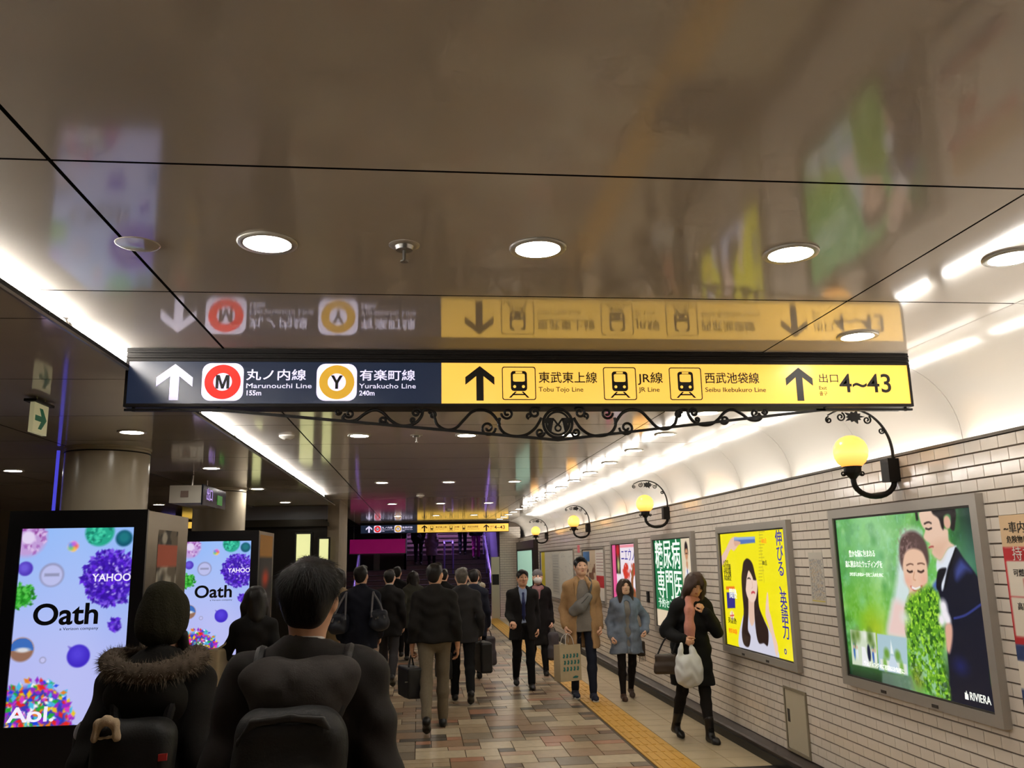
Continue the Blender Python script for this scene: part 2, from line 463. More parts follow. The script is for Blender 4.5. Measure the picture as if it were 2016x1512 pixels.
# cove: quarter round from the ceiling edge to behind the tile wall
RC, XC, ZC = .465, 2.715, CEIL-.465
P = []
for q in range(17):
    a = math.radians(90*q/16); P.append((XC+RC*math.sin(a), ZC+RC*math.cos(a)))
P.append((XC+RC, 2.18))
V, F = [], []
for y in (.003, JP-.003):
    V += [(x, y, z) for x, z in P]
n = len(P)
V += [(x+.02, y, z+.02) for y in (.003, JP-.003) for x, z in P]
F = [(q+1, q, n+q, n+q+1) for q in range(n-1)] + [(2*n+q, 2*n+q+1, 3*n+q+1, 3*n+q) for q in range(n-1)] + [(q, q+1, 2*n+q+1, 2*n+q) for q in range(n-1)] + [(n+q+1, n+q, 3*n+q, 3*n+q+1) for q in range(n-1)]
cvm = mesh_from('cove_panel', V, F, M_cove, True); edge_split(cvm)
for y in rows:
    if y < 26: place('cove_panel', cvm, ceiling, (0, y, 0))
MB().box(WR+.06, 3.24, Y0, 26.2, 2.15, 2.19).build('cove_trough', M_cove, ceiling)
MB().box(3.22, 3.3, Y0, 26.2, 2.15, CEIL+.05).build('cove_back', M_dark, ceiling)
# left soffit, lower than the passage ceiling
sp = {}
sx = [(-1.48, -2.9), (-2.9, -4.32), (-4.32, -5.74), (-5.74, -7.0)]
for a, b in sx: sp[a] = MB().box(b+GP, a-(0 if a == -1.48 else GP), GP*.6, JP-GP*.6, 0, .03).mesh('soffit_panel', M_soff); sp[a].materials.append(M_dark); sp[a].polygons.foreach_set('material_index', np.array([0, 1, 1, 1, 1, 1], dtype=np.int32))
for y in rows:
    if y > 15.0: continue
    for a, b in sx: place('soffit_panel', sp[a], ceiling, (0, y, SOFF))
for y in rows:
    if 15.0 < y < 25:
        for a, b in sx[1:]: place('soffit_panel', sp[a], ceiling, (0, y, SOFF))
MB().box(-7, -1.53, Y0, 15.5, SOFF+.032, SOFF+.05).build('soffit_back', M_dark, ceiling)
MB().box(-7, -2.9, 15.5, 26, SOFF+.032, SOFF+.05).build('soffit_back', M_dark, ceiling)
MB().box(-1.490, -1.479, Y0, 15.45, SOFF-.001, SOFF+.012).build('soffit_lip', mat('lip_metal', rgb(120, 116, 108), rough=.3, metal=.4), ceiling)
MB().box(-1.87, -1.84, Y0, 15.45, SOFF+.03, CEIL+.03).build('slot_back', M_cove, ceiling)

# outer walls -------------------------------------------------------------------------------------
w = MB().box(-7.1, -7, Y0, 26, 0, 2.9).build('wall_left', mat('hall_dark_wall', rgb(84, 76, 68), rough=.35, var=.1, vscale=2)); tag(w, 'dark wall at the far side of the hall', None, None, 'structure')
w = MB().box(-7, 3.1, Y0-.1, Y0, 0, 2.9).build('added_wall_back', M_beige); tag(w, 'added unseen wall closing the passage behind the camera', None, None, 'structure')  # added wall out of view; closes the passage to hold its light
# end block of the left soffit with dark doors and lit panes
w = MB().box(-3.15, -1.42, 15.6, 17.4, 0, CEIL+.05).build('wall_middle', M_beige); tag(w, 'beige end block beside the dark glass doors', None, None, 'structure')
fas = MB().box(-3.1, -1.62, 15.5, 15.6, 2.44, SOFF).build('trim_2', mat('fascia_grey', rgb(120, 120, 128), rough=.4)); tag(fas, 'grey fascia above the dark doors', None, None, 'structure')
dk = MB().box(-3.1, -1.62, 15.52, 15.6, 0, 2.44).build('door_1', mat('dark_bronze', rgb(34, 31, 27), rough=.25, metal=.3)); tag(dk, 'dark bronze doors with tall lit panes', None, None, 'structure')
MB().prism([(-3.14, 2.38), (-3.1, 2.44), (-1.66, 2.44), (-1.58, 2.38), (-1.58, 2.32), (-3.14, 2.32)], (0, 15.40, 0), (1, 0, 0), (0, 0, 1), (0, .12, 0)).build('canopy', mat('bronze_canopy', rgb(60, 56, 48), rough=.25, metal=.5), dk)
M_pane = mat('lit_pane', rgb(200, 200, 150), rough=.3, emit=rgb(226, 228, 160), strength=.95)
for x0, x1, zt in ((-2.14, -1.90, 2.19), (-1.745, -1.585, 2.10), (-2.95, -2.80, 2.19)):
    p_ = MB().box(x0, x1, 15.495, 15.515, 1.05, zt).build('pane', M_pane, dk)
    MB().ring([(x0-.03, 1.02), (x1+.03, 1.02), (x1+.03, zt+.03), (x0-.03, zt+.03)], [(x0, 1.05), (x1, 1.05), (x1, zt), (x0, zt)], (0, 15.47, 0), (1, 0, 0), (0, 0, 1), (0, .05, 0)).build('pane_frame', M_black, p_)
w = MB().box(-7, -3.15, 25.9, 26, 0, 2.9).build('wall_far', M_beige); tag(w, 'far wall of the left hall', None, None, 'structure')
w = MB().box(-2.62, -2.52, 17.4, 27, 0, CEIL+.05).build('wall_inner', mat('inner_plum', rgb(96, 84, 84), rough=.5)); tag(w, 'side wall beyond the dark doors', None, None, 'structure')
# tiled return wall at the stairs
w = MB().box(2.42, 3.06, 26.0, 26.3, 0, CEIL).build('wall_end', M_grout); tag(w, 'short tiled return wall beside the stairs', None, None, 'structure')
V, F = [], []
for r in range(int(2.7/TH)):
    for c in range(5):
        x = 2.42+c*TW-(TW/2 if r % 2 else 0); xa, xb = max(x, 2.42), min(x+TW, 3.06)
        if xb-xa < .02: continue
        vv, ff = MB().box(xa+.001, xb-.001, 25.992, 26.0, r*TH+.003, r*TH+TH-.003).v, [(0, 1, 5, 4), (0, 3, 2, 1), (4, 5, 6, 7), (1, 2, 6, 5), (3, 0, 4, 7)]
        b = len(V); V += vv; F += [tuple(b+q for q in f) for f in ff]
tag(place('wall_tiles', mesh_from('end_tiles', V, np.array(F), M_tile), w), kind='stuff')

# stairwell ---------------------------------------------------------------------------------------
M_plum = mat('stair_plum_stone', rgb(104, 82, 84), rough=.4, var=.12, vscale=8)
M_nose = mat('stair_nosing', rgb(36, 28, 30), rough=.5)
stairs = empty('stairs', (0, 26.4, 0), 0, 'wide dark plum staircase rising at the end of the passage', None, None, 'structure')
for n in range(22):
    x0 = -2.5 if n < 9 else -.42
    s_ = MB().box(x0, 2.42, 26.4+n*.31, 26.4+(n+1)*.31+.02, 0 if n == 0 else (n-1)*.155, (n+1)*.155-.02).build('step', M_plum, stairs)
    MB().box(x0, 2.42, 26.385+n*.31, 26.4+(n+1)*.31, (n+1)*.155-.025, (n+1)*.155).build('nosing', M_nose, s_)
for nm, bx, m_ in (('wall_stair_right', (2.42, 2.5, 26.3, 34, 0, 6.2), mat('stairwell_violet_light_tint', rgb(110, 104, 150), rough=.5)),  # violet light of the stairwell put into this wall's colour
                   ('wall_stair_left', (-.5, -.42, 29.2, 34, 1.2, 6.2), mat('stairwell_grey_wall', rgb(70, 66, 76), rough=.5)),
                   ('wall_stair_end', (-2.6, 2.5, 34, 34.1, 3, 6.2), mat('stairwell_end_wall', rgb(70, 64, 78), rough=.6)),
                   ('wall_stair_front', (-2.6, -.42, 29.2, 29.3, 1.3, 6.2), mat('shop_dark_glass', rgb(22, 22, 26), rough=.12))):
    w = MB().box(*bx).build(nm, m_); tag(w, {'wall_stair_right': 'violet lit side wall of the stairwell', 'wall_stair_left': 'grey side wall of the stairwell', 'wall_stair_end': 'end wall at the top of the stairs', 'wall_stair_front': 'dark glass shop front on the landing left of the stairs'}[nm], None, None, 'structure')
MB().box(-1.5, -1.3, 29.15, 29.2, 1.4, 2.3).build('glass_post', mat('green_post', rgb(80, 90, 70), rough=.4), bpy.data.objects['wall_stair_front'])
MB().box(-2.6, 2.5, 27.2, 27.35, CEIL-.02, 6.2).build('header', M_black, bpy.data.objects['wall_stair_end'])
MB().box(-2.6, 2.5, 27.2, 34.1, 6.1, 6.2).build('stairwell_ceiling', M_beige, bpy.data.objects['wall_stair_end'])
lamp = empty('added_stair_lamp', (.9, 29.5, 5.6), 0, 'added violet light panel, unseen, high above the staircase', 'lamp')  # added lamp out of view, brightening the dark stairs
MB().box(-.2, 2.2, 29.3, 29.7, 5.66, 5.75).build('housing', M_white, lamp)
MB().box(-.15, 2.15, 29.34, 29.66, 5.64, 5.66).build('diffuser', mat('added_violet_glow', rgb(150, 120, 220), emit=rgb(206, 170, 240), strength=240.), lamp)
M_rail = mat('rail_violet_light_tint', rgb(150, 140, 190), rough=.25, metal=.7)  # violet of the rail lighting put into the steel's colour
def handrail(x, n0, n1, lab):
    z0, z1 = n0*.155+.85, n1*.155+.85; ya, yb = 26.35+n0*.31, 26.35+n1*.31
    e = empty('handrail', (x, ya, n0*.155), 0, lab, 'handrail')
    MB().tube([(x, ya, z0), (x, yb, z1)], .035, 10).build('rail', M_rail, e, True)
    MB().tube([(x, ya, z0-.22), (x, yb, z1-.22)], .022, 8).build('rail', M_rail, e, True)
    for k in range(n0, n1+1, 4): MB().tube([(x, 26.38+k*.31, k*.155), (x, 26.38+k*.31, k*.155+.85)], .028, 8).build('post', M_rail, e, True)
handrail(2.24, 0, 15, 'violet lit handrail down the right side of the staircase')
handrail(-1.95, 0, 8, 'slim violet lit handrail at the left end of the staircase')
mr = empty('handrail', (1.0, 28.9, 1.24), 0, 'pair of violet lit upright rails in the middle of the staircase', 'handrail')
for x in (.84, 1.12): MB().tube([(x, 28.9, 1.2), (x, 28.9, 2.22), (x, 29.05, 2.3)], .035, 8).build('upright', M_rail, mr, True)
MB().tube([(.84, 29.0, 2.29), (1.12, 29.0, 2.29)], .035, 8).build('crossbar', M_rail, mr, True)
# ---------------------------------------------------------------- lamps
M_lamp = mat('downlight_glow', (1, 1, 1), emit=(1., .945, .85), strength=L_DOWN)
M_ring = mat('downlight_ring', rgb(190, 184, 172), rough=.3, metal=.3)
M_refl = mat('downlight_reflector', rgb(230, 225, 215), rough=.2, metal=.6)
def downlight(r):
    a = MB().lathe([(r, -.004), (r+.018, -.006), (r+.022, 0), (r+.022, .004), (r, .004), (r, -.004)], seg=32).mesh('ring', M_ring, True)
    b = MB().lathe([(r, 0), (r*.96, .012), (r*.9, .022)], seg=32).mesh('reflector', M_refl, True)
    c = MB(); c.v = [(r*.97*math.cos(2*math.pi*q/24), r*.97*math.sin(2*math.pi*q/24), .018) for q in range(24)]; c.f = [tuple(range(23, -1, -1))]
    return a, b, c.mesh('lens', M_lamp)
DLM = downlight(.082)
def put_downlight(x, y, z, lab, grp):
    e = empty('downlight', (x, y, z-.004), 0, lab, 'ceiling light', grp)
    # the ring sits just under the panel; the glowing lens is set into it
    place('ring', DLM[0], e); o = place('lens', DLM[2], e, (0, 0, -.0165)); return e
nth = lambda k: ORD[k]
for ri, y in enumerate((2.885, 7.605, 12.325, 17.045, 21.765)):
    for ci, x in enumerate((-.53, .425, 1.38)):
        put_downlight(x, y, CEIL, 'round recessed downlight, %s of three in the %s row across the main ceiling' % (('left', 'middle', 'right')[ci], ('nearest', 'second', 'third', 'fourth', 'farthest')[ri]), 'downlights in the main ceiling')
for k in range(19):
    y = 2.88+1.18*k
    put_downlight(2.265, y, CEIL, 'small round downlight beside the white cove, %s from the front' % nth(k), 'downlights beside the cove')
for k, (x, y) in enumerate(((-2.13, 4.0), (-2.13, 6.54), (-2.14, 9.08), (-2.15, 11.7), (-2.19, 14.4))):
    put_downlight(x, y, SOFF, 'downlight in the lower left ceiling near the screens, %s from the front' % nth(k), 'downlights in the left soffit, inner row')
for k, (x, y) in enumerate(((-4.15, 4.0), (-4.15, 6.6), (-4.13, 9.18), (-4.2, 11.8), (-4.25, 14.59))):
    put_downlight(x, y, SOFF, 'downlight in the lower left ceiling far from the passage, %s from the front' % nth(k), 'downlights in the left soffit, outer row')
# small ceiling devices
def sprinkler(x, y, lab):
    e = empty('sprinkler', (x, y, CEIL), 0, lab, 'sprinkler')
    MB().lathe([(.0001, -.003), (.045, -.006), (.055, -.002), (.055, 0)], (x, y, CEIL), 24).build('plate', M_ring, e, True)
    MB().lathe([(.0001, -.02), (.03, -.02), (.034, -.006), (.03, 0)], (x, y, CEIL), 16).build('cup', M_steel, e, True)
    MB().tube([(x, y, CEIL-.02), (x, y, CEIL-.06)], .006, 8).build('nozzle', M_steel, e, True)
    MB().lathe([(.0001, -.066), (.014, -.064), (.014, -.06)], (x, y, CEIL), 12).build('deflector', M_steel, e, True)
sprinkler(-.055, 2.885, 'small sprinkler head between the two nearest downlights')
sprinkler(-.025, 7.61, 'sprinkler head in the second row of lights')
def detector(x, y, r, lab):
    e = empty('smoke_detector', (x, y, CEIL), 0, lab, 'detector')
    MB().lathe([(.0001, -.034), (r*.55, -.032), (r*.8, -.022), (r, -.012), (r, 0)], (x, y, CEIL), 24).build('body', M_white, e, True)
    MB().lathe([(r*.3, -.038), (r*.32, -.034), (r*.2, -.034)], (x, y, CEIL), 16).build('vent', M_ring, e, True)
detector(-1.02+.19, 3.0-.1, .001+.07, 'flat round cap on the ceiling left of the nearest downlight') if False else None
o = MB().lathe([(.0001, -.002), (.068, -.002), (.074, -.001), (.075, 0)], (-1.0+.02, 2.93, CEIL), 28).build('ceiling_cap', M_panel, None, True); tag(o, 'flat round cap on the ceiling by the thick left joint', 'ceiling cap')
detector(-1.16, 7.6, .07, 'pale round smoke detector beside the left tube lights')
detector(.02, 14.9, .07, 'pale smoke detector over the middle of the crowd')
detector(.66, 19.4, .07, 'pale smoke detector near the far signs')

# left slot: fluorescent tubes behind the lip
M_tube = mat('fluorescent_tube', (1, 1, 1), emit=(1., .965, .91), strength=L_TUBE)
M_cap = mat('tube_cap', rgb(120, 114, 104), rough=.4, metal=.4)
TL = 1.17
tubeM = MB().tube([(0, .03, 0), (0, TL-.03, 0)], .019, 8).mesh('tube', M_tube, True)
capM = MB().tube([(0, 0, 0), (0, .032, 0)], .021, 12).mesh('cap', M_cap, True)
batM = MB().box(-.03, .03, .0, TL, -.03, -.005).mesh('batten', M_white)
k = 0
for n in range(-4, 15):
    y = .35+n*(TL+.012)
    if y+TL > 15.4: continue
    e = empty('tube_light', (-1.59, y, SOFF+.092), 0, 'bright fluorescent tube along the left ceiling slot, %s from the front' % ORD[k], 'tube light', 'tubes in the left slot'); k += 1
    place('tube', tubeM, e); place('cap', capM, e); place('cap', capM, e, (0, TL-.032, 0)); place('batten', batM, e)
# right cove: tubes hidden behind the wall top
M_tube2 = mat('cove_tube', (1, 1, 1), emit=(1., .96, .90), strength=L_COVE)
tubeC = MB().tube([(0, .04, 0), (0, 1.08, 0)], .019, 8).mesh('tube', M_tube2, True)
capC = MB().tube([(0, .0, 0), (0, .042, 0)], .022, 12).mesh('cap', M_cap, True)
batC = MB().box(-.05, .02, .0, 1.12, -.06, -.022).mesh('batten', M_white)
k = 0
for n in range(-5, 20):
    y = J0+.03+n*JP
    if y+1.1 > 26: continue
    e = empty('cove_tube', (3.148, y, 2.258), 0, 'white cove tube behind the top of the tiled wall, %s from the front' % ORD[k], 'tube light', 'tubes in the right cove'); k += 1
    place('tube', tubeC, e); place('cap', capC, e); place('cap', capC, e, (0, 1.078, 0)); place('batten', batC, e)

# ---------------------------------------------------------------- wall lamps with iron arches
M_globe = mat('amber_globe', rgb(255, 172, 70), rough=.25, emit=rgb(255, 196, 92), strength=1.55)
def _globe_mat():
    m = M_globe; nt = m.node_tree; p = nt.nodes['Principled BSDF']
    lw = nt.nodes.new('ShaderNodeTexCoord'); sep = nt.nodes.new('ShaderNodeSeparateXYZ')
    nt.links.new(lw.outputs['Object'], sep.inputs[0])
    rp = nt.nodes.new('ShaderNodeMapRange'); rp.inputs[1].default_value = -.11; rp.inputs[2].default_value = .11
    nt.links.new(sep.outputs['Z'], rp.inputs[0])
    cr = nt.nodes.new('ShaderNodeValToRGB')
    e = cr.color_ramp.elements
    e[0].position = 0; e[0].color = (*rgb(255, 140, 40), 1); e[1].position = 1; e[1].color = (*rgb(255, 172, 70), 1)
    q = e.new(.45); q.color = (*rgb(255, 206, 112), 1)
    nt.links.new(rp.outputs[0], cr.inputs[0]); nt.links.new(cr.outputs[0], p.inputs['Emission Color'])
_globe_mat()
def spiral2(c, r0, turns, a0, n=24, shrink=.12, sgn=1):
    """2-D scroll starting at radius r0 and winding inwards"""
    P = []
    for i in range(n+1):
        t = i/n; a = a0+sgn*2*math.pi*turns*t; r = r0*(1-t)+r0*shrink*t
        P.append((c[0]+r*math.cos(a), c[1]+r*math.sin(a)))
    return P
glM = MB().lathe([(.001, -.105), (.03, -.104), (.06, -.09), (.085, -.065), (.1, -.034), (.105, 0), (.1, .034), (.085, .065), (.06, .088), (.03, .102), (.001, .106)], seg=32).mesh('globe', M_globe, True)
def lampmesh():
    d = {}
    L = MB()                                   # local: x to the wall (wall face at x=0, lamp at negative x), z relative to globe centre
    L.box(-.075, 0, -.045, .045, -.19, -.045); d['bracket'] = L
    T = MB(); P = [(-.02, 0, -.15), (-.02, 0, -.19)]
    for q in range(13):
        a = math.radians(180*q/12); P.append((-.155+.135*math.cos(a), 0, -.185-.095*math.sin(a)))
    P += [(-.29, 0, -.16), (-.29, 0, -.13)]
    T.tube(P, [.017]*len(P), 12); d['arm'] = T
    Cc = MB().lathe([(.018, -.17), (.03, -.155), (.045, -.14), (.052, -.128), (.052, -.098), (.058, -.096), (.058, -.088), (.05, -.085)], (-.29, 0, 0), 20); d['cup'] = Cc
    A = MB(); Q = [(-.012, -.05), (-.012, .02), (-.03, .10), (-.075, .18), (-.15, .245), (-.25, .275), (-.345, .268), (-.42, .235)]
    A.tube([(x, 0, z) for x, z in catmull(Q, 5)], [.011-.006*i/35 for i in range(36)], 8); d['arch'] = A
    S = MB()
    for c, r, tn, a0, sg in (((-.335, .225), .03, 1.4, 1.2, -1), ((-.16, .205), .028, 1.4, 1.0, -1), ((-.07, .135), .022, 1.3, .6, -1), ((-.415, .205), .022, 1.4, 1.6, 1)):
        S.tube([(x, 0, z) for x, z in spiral2(c, r, tn, a0, 20, .2, sg)], .0055, 6)
    d['scroll'] = S
    Lf = MB(); lp = []
    for q in range(20):
        a = 2*math.pi*q/20; rr = .058*(1 if q % 4 == 0 else (.55 if q % 2 else .75)); lp.append((-.245+rr*1.25*math.cos(a), .225+rr*.8*math.sin(a)))
    Lf.prism(lp, (0, -.006, 0), (1, 0, 0), (0, 0, 1), (0, .012, 0)); d['leaf'] = Lf
    B = MB()
    for sy in (-1, 1): B.tube([(-.29+x, sy*.0, z) for x, z in spiral2((sy*.062, -.135), .016, 1.3, math.pi if sy > 0 else 0, 14, .3, sy)], .005, 6)
    d['curl'] = B
    return {k: v.mesh(k, M_iron, True) for k, v in d.items()}
LMESH = lampmesh()
for v in LMESH.values(): edge_split(v)
for n, (y, lab) in enumerate(((5.08, 'large amber globe lamp on an iron bracket, nearest on the tiled wall'), (10.1, 'amber globe lamp above the green poster, second along the wall'), (14.95, 'amber globe lamp over the notice boards, third along the wall'), (19.95, 'small amber globe lamp at the far end of the wall, fourth along it'))):
    e = empty('wall_lamp', (WR-.002, y, 2.316), 0, lab, 'wall lamp', 'globe lamps on the tiled wall')
    for k_, me_ in LMESH.items(): place(k_, me_, e)
    place('globe', glM, e, (-.29, 0, 0))
# ---------------------------------------------------------------- guide signs
M_navy = mat('sign_navy_film', rgb(30, 38, 56), rough=.25, emit=rgb(40, 50, 72), strength=.55)
M_yel = mat('sign_yellow_film', rgb(240, 190, 80), rough=.3, emit=rgb(243, 196, 84), strength=.92)
M_lw = mat('sign_white_glow', (1, 1, 1), emit=rgb(220, 212, 248), strength=.98, sample=False)
M_red = mat('sign_red_glow', rgb(220, 40, 30), emit=rgb(228, 44, 34), strength=.95, sample=False)
M_gold = mat('sign_gold_glow', rgb(200, 150, 40), emit=rgb(198, 152, 44), strength=.95, sample=False)
M_ink = mat('sign_ink', rgb(24, 22, 20), rough=.5)
M_hdr = mat('sign_header', rgb(26, 22, 19), rough=.6, spec=.3)
EX, EZ = (1, 0, 0), (0, 0, 1)
def arrow(w, h, t=.24):
    s = t*w; hw = w/2
    return [(-s/2, -h/2), (s/2, -h/2), (s/2, h/2-.32*w), (hw*.97, h/2-.62*w), (hw*.97, h/2-.36*w), (.0, h/2+.02*w), (-hw*.97, h/2-.36*w), (-hw*.97, h/2-.62*w), (-s/2, h/2-.32*w)]
def train_icon(parent, x, z, y, s):
    e = MB().ring(rrect(s, s, s*.07), rrect(s*.95, s*.95, s*.055), (x, y, z), EX, EZ, (0, -.002, 0)).build('train_icon', M_ink, parent)
    b = MB(); n = 6
    body = rrect(s*.48, s*.60, s*.09)
    b.ring([(p[0], p[1]+s*.07) for p in rrect(s*.48, s*.60, s*.09)], [(p[0]*.74, (p[1])*.40+s*.17) for p in rrect(s*.48, s*.60, s*.09)], (x, y, z), EX, EZ, (0, -.002, 0))
    for sx in (-1, 1): b.prism([(sx*s*.10-s*.025, -s*.25), (sx*s*.10+s*.03, -s*.25), (sx*s*.27+s*.03, -s*.43), (sx*s*.27-s*.035, -s*.43)], (x, y, z), EX, EZ, (0, -.002, 0))
    b.box(x-s*.2, x+s*.2, y-.002, y, z-s*.355, z-s*.315)
    b.build('train', M_ink, e)
    for sx in (-1, 1): MB().prism(circ(s*.045, 14, sx*s*.13, -s*.1), (x, y-.001, z), EX, EZ, (0, -.002, 0)).build('headlight', M_yel, e)
    MB().prism(rrect(s*.2, s*.05, s*.012), (x, y-.001, z+s*.33), EX, EZ, (0, -.002, 0)).build('destination_plate', M_yel, e)
def guide_sign(xc, yf, S, lab, detail=True):
    """sign face at y = yf, centred on xc, scaled by S; hangs flush under the ceiling"""
    W, zt, zb, zh = 4.255*S, CEIL, CEIL-.308*S, CEIL-.066*S
    X = lambda px: xc+(px-1016.)/1540*W*1.0          # photo pixel column along the near sign to x
    x0, x1 = xc-W/2, xc+W/2
    e = empty('guide_sign', (xc, yf, zb), 0, lab, 'sign')
    h = MB()
    for q in range(5): h.box(x0, x1, yf-.004*(q % 2)-.001, yf+.16, zh+(zt-zh)*q/5+.001, zh+(zt-zh)*(q+1)/5-.001)
    h.build('header', M_hdr, e)
    fr_ = MB().ring([(x0, zb), (x1, zb), (x1, zh), (x0, zh)], [(x0+.012, zb+.016*S), (x1-.012, zb+.016*S), (x1-.012, zh-.004), (x0+.012, zh-.004)], (0, yf-.004, 0), EX, EZ, (0, .02, 0)).build('frame', M_hdr, e)
    MB().box(x0, x1, yf+.016, yf+.16, zb, zh).build('back_box', M_hdr, e)
    xs = X(829)
    nv = MB().box(x0+.012, xs, yf+.002, yf+.016, zb+.016*S, zh-.004).build('navy_panel', M_navy, e)
    yl = MB().box(xs, x1-.012, yf+.002, yf+.016, zb+.016*S, zh-.004).build('yellow_panel', M_yel, e)
    zc = (zb+.016*S+zh-.004)/2; yp = yf+.0018; hp = (zh-zb)*.9
    MB().prism(arrow(.185*S, .185*S), (X(334), yp, zc), EX, EZ, (0, -.002, 0)).build('arrow', M_lw, nv)
    for px, m_, ch in ((421, M_red, 'M'), (631, M_gold, 'Y')):
        b_ = MB().prism(rrect(.208*S, .198*S, .045*S), (X(px), yp, zc+.003), EX, EZ, (0, -.002, 0)).build('line_badge', M_lw, nv)
        MB().ring(circ(.091*S), circ(.047*S), (X(px), yp-.002, zc+.003), EX, EZ, (0, -.002, 0)).build('ring', m_, b_)
        g_ = .036*S
        pol = [(-1, -1), (-.58, -1), (-.58, .25), (-.18, -1), (.18, -1), (.58, .25), (.58, -1), (1, -1), (1, 1), (.45, 1), (0, -.35), (-.45, 1), (-1, 1)] if ch == 'M' else [(-.22, -1), (.22, -1), (.22, -.15), (.9, 1), (.42, 1), (0, .25), (-.42, 1), (-.9, 1), (-.22, -.15)]
        MB().prism([(a_*g_*.95, c_*g_) for a_, c_ in pol], (X(px), yp-.004, zc+.003), EX, EZ, (0, -.001, 0)).build('letter', M_ink, b_)
    for px, t1, t2, t3, w1, w2 in ((463, '丸ノ内線', 'Marunouchi Line', '155m', 110, 120), (673, '有楽町線', 'Yurakucho Line', '240m', 105, 107)):
        text(t1, .062*S, M_lw, (X(px), yp-.001, zc+.037*S), EX, EZ, nv, bold=.0006*S, fit=w1/1540*W)
        text(t2, .036*S, M_lw, (X(px), yp-.001, zc-.018*S), EX, EZ, nv, fit=w2/1540*W)
        text(t3, .036*S, M_lw, (X(px), yp-.001, zc-.056*S), EX, EZ, nv, bold=.0006*S)
    for px in (903, 1548): MB().prism(arrow(.16*S, .185*S), (X(px), yp, zc-.002), EX, EZ, (0, -.002, 0)).build('arrow', M_ink, yl)
    for px in (979, 1179, 1312): train_icon(yl, X(px), zc, yp, .182*S)
    for px, t1, t2, w1, w2 in ((1017, '東武東上線', 'Tobu Tojo Line', 116, 88), (1217, 'JR線', 'JR Line', 51, 42), (1351, '西武池袋線', 'Seibu Ikebukuro Line', 112, 125)):
        text(t1, .066*S, M_ink, (X(px), yp-.001, zc+.028*S), EX, EZ, yl, bold=.0004*S, fit=w1/1540*W)
        text(t2, .036*S, M_ink, (X(px), yp-.001, zc-.034*S), EX, EZ, yl, fit=w2/1540*W)
    text('出口', .055*S, M_ink, (X(1588), yp-.001, zc+.03*S), EX, EZ, yl, fit=40/1540*W)
    text('Exit', .03*S, M_ink, (X(1588), yp-.001, zc-.022*S), EX, EZ, yl)
    text('출구', .026*S, M_ink, (X(1588), yp-.001, zc-.055*S), EX, EZ, yl)
    text('4~43', .150*S, M_ink, (X(1632), yp-.001, zc+.0), EX, EZ, yl, bold=.0012*S, fit=110/1540*W)
    return e, X, x0, x1, zb
sg, SX, sx0, sx1, szb = guide_sign(.633, 4.43, 1.0, 'large hanging guide sign, navy and yellow, with iron scrollwork below')
guide_sign(.48, 25.6, 1.03, 'distant navy and yellow guide sign over the foot of the stairs')
# iron bracket under the near sign
yb = 4.45
zl = szb-.014
rail = empty('iron_bracket', (.633, yb, szb), 0); rail.parent = sg; rail.matrix_basis = wm(sg).inverted() @ Matrix.Translation((.633, yb, szb))
apx, apz = SX(1054), szb-.178
rw = .016
MB().bar((sx0, yb, zl), (SX(415), yb, zl), rw, .012).build('rail', M_iron, rail)
MB().bar((SX(1580), yb, zl), (sx1, yb, zl), rw, .012).build('rail', M_iron, rail)
MB().bar((SX(415), yb, zl), (apx, yb, apz), rw, .014).build('rail', M_iron, rail)
MB().bar((apx, yb, apz), (SX(1600), yb, zl), rw, .014).build('rail', M_iron, rail)
for px in (262, 415, 1600, 1772): MB().tube([(SX(px), yb, zl-.008), (SX(px), yb, szb+.004)], .008, 8).build('stud', M_iron, rail, True)
# scrolls: positions read off the photograph of the bracket, in photo pixels below the sign
def SP(px, py): return (SX(px), szb-.008-(py-804)/62.*(.178-.008))
def scroll(P, r0=.0085):
    P2 = catmull(P, 6); n = len(P2)
    MB().tube([(SP(*p)[0], yb, SP(*p)[1]) for p in P2], [r0]*n, 7).build('scroll', M_iron, rail, True)
def curl(cx, cy, r, turns, a0, sg_, r0=.0072):
    P2 = spiral2((cx, cy), r, turns, math.radians(a0), 22, .18, sg_)
    MB().tube([(SP(*p)[0], yb, SP(*p)[1]) for p in P2], [r0]*len(P2), 7).build('scroll', M_iron, rail, True)
for sd in (-1, 1):
    m = lambda x: 1054+sd*(1054-x)*-1 if sd < 0 else 1054+(1054-x)
    # seen on the left half; mirrored for the right half
    def MX(P): return [(x if sd < 0 else 2108-x, y) for x, y in P]
    scroll(MX([(646, 817), (643, 823), (652, 828), (668, 826), (684, 814), (702, 806), (718, 812), (732, 826), (748, 836), (766, 837), (782, 830), (791, 818), (794, 808), (802, 806)]))
    scroll(MX([(802, 806), (812, 810), (816, 822), (822, 836), (838, 845), (856, 842), (872, 826), (888, 810), (906, 806), (924, 812), (936, 826), (941, 836)]))
    scroll(MX([(941, 822), (940, 838), (950, 852), (968, 858), (990, 856), (1008, 844), (1018, 830), (1022, 822)]))
    for (cx, cy, r, tn, a0, s_) in ((634, 810, 6, 1.2, 0, 1), (655, 813, 9, 1.3, 180, -1), (719, 827, 9, 1.5, 20, 1), (781, 812, 9, 1.4, 0, -1), (812, 816, 8, 1.3, 200, 1), (918, 842, 15, 1.5, 0, 1), (956, 813, 12, 1.4, 180, -1), (1010, 812, 12, 1.4, 330, -1), (1019, 851, 9, 1.4, 0, 1), (775, 826, 5, 1.1, 90, 1), (999, 818, 6, 1.0, 100, 1)):
        if sd < 0: curl(cx, cy, r, tn, a0, s_)
        else: curl(2108-cx, cy, r, tn, 180-a0, -s_)
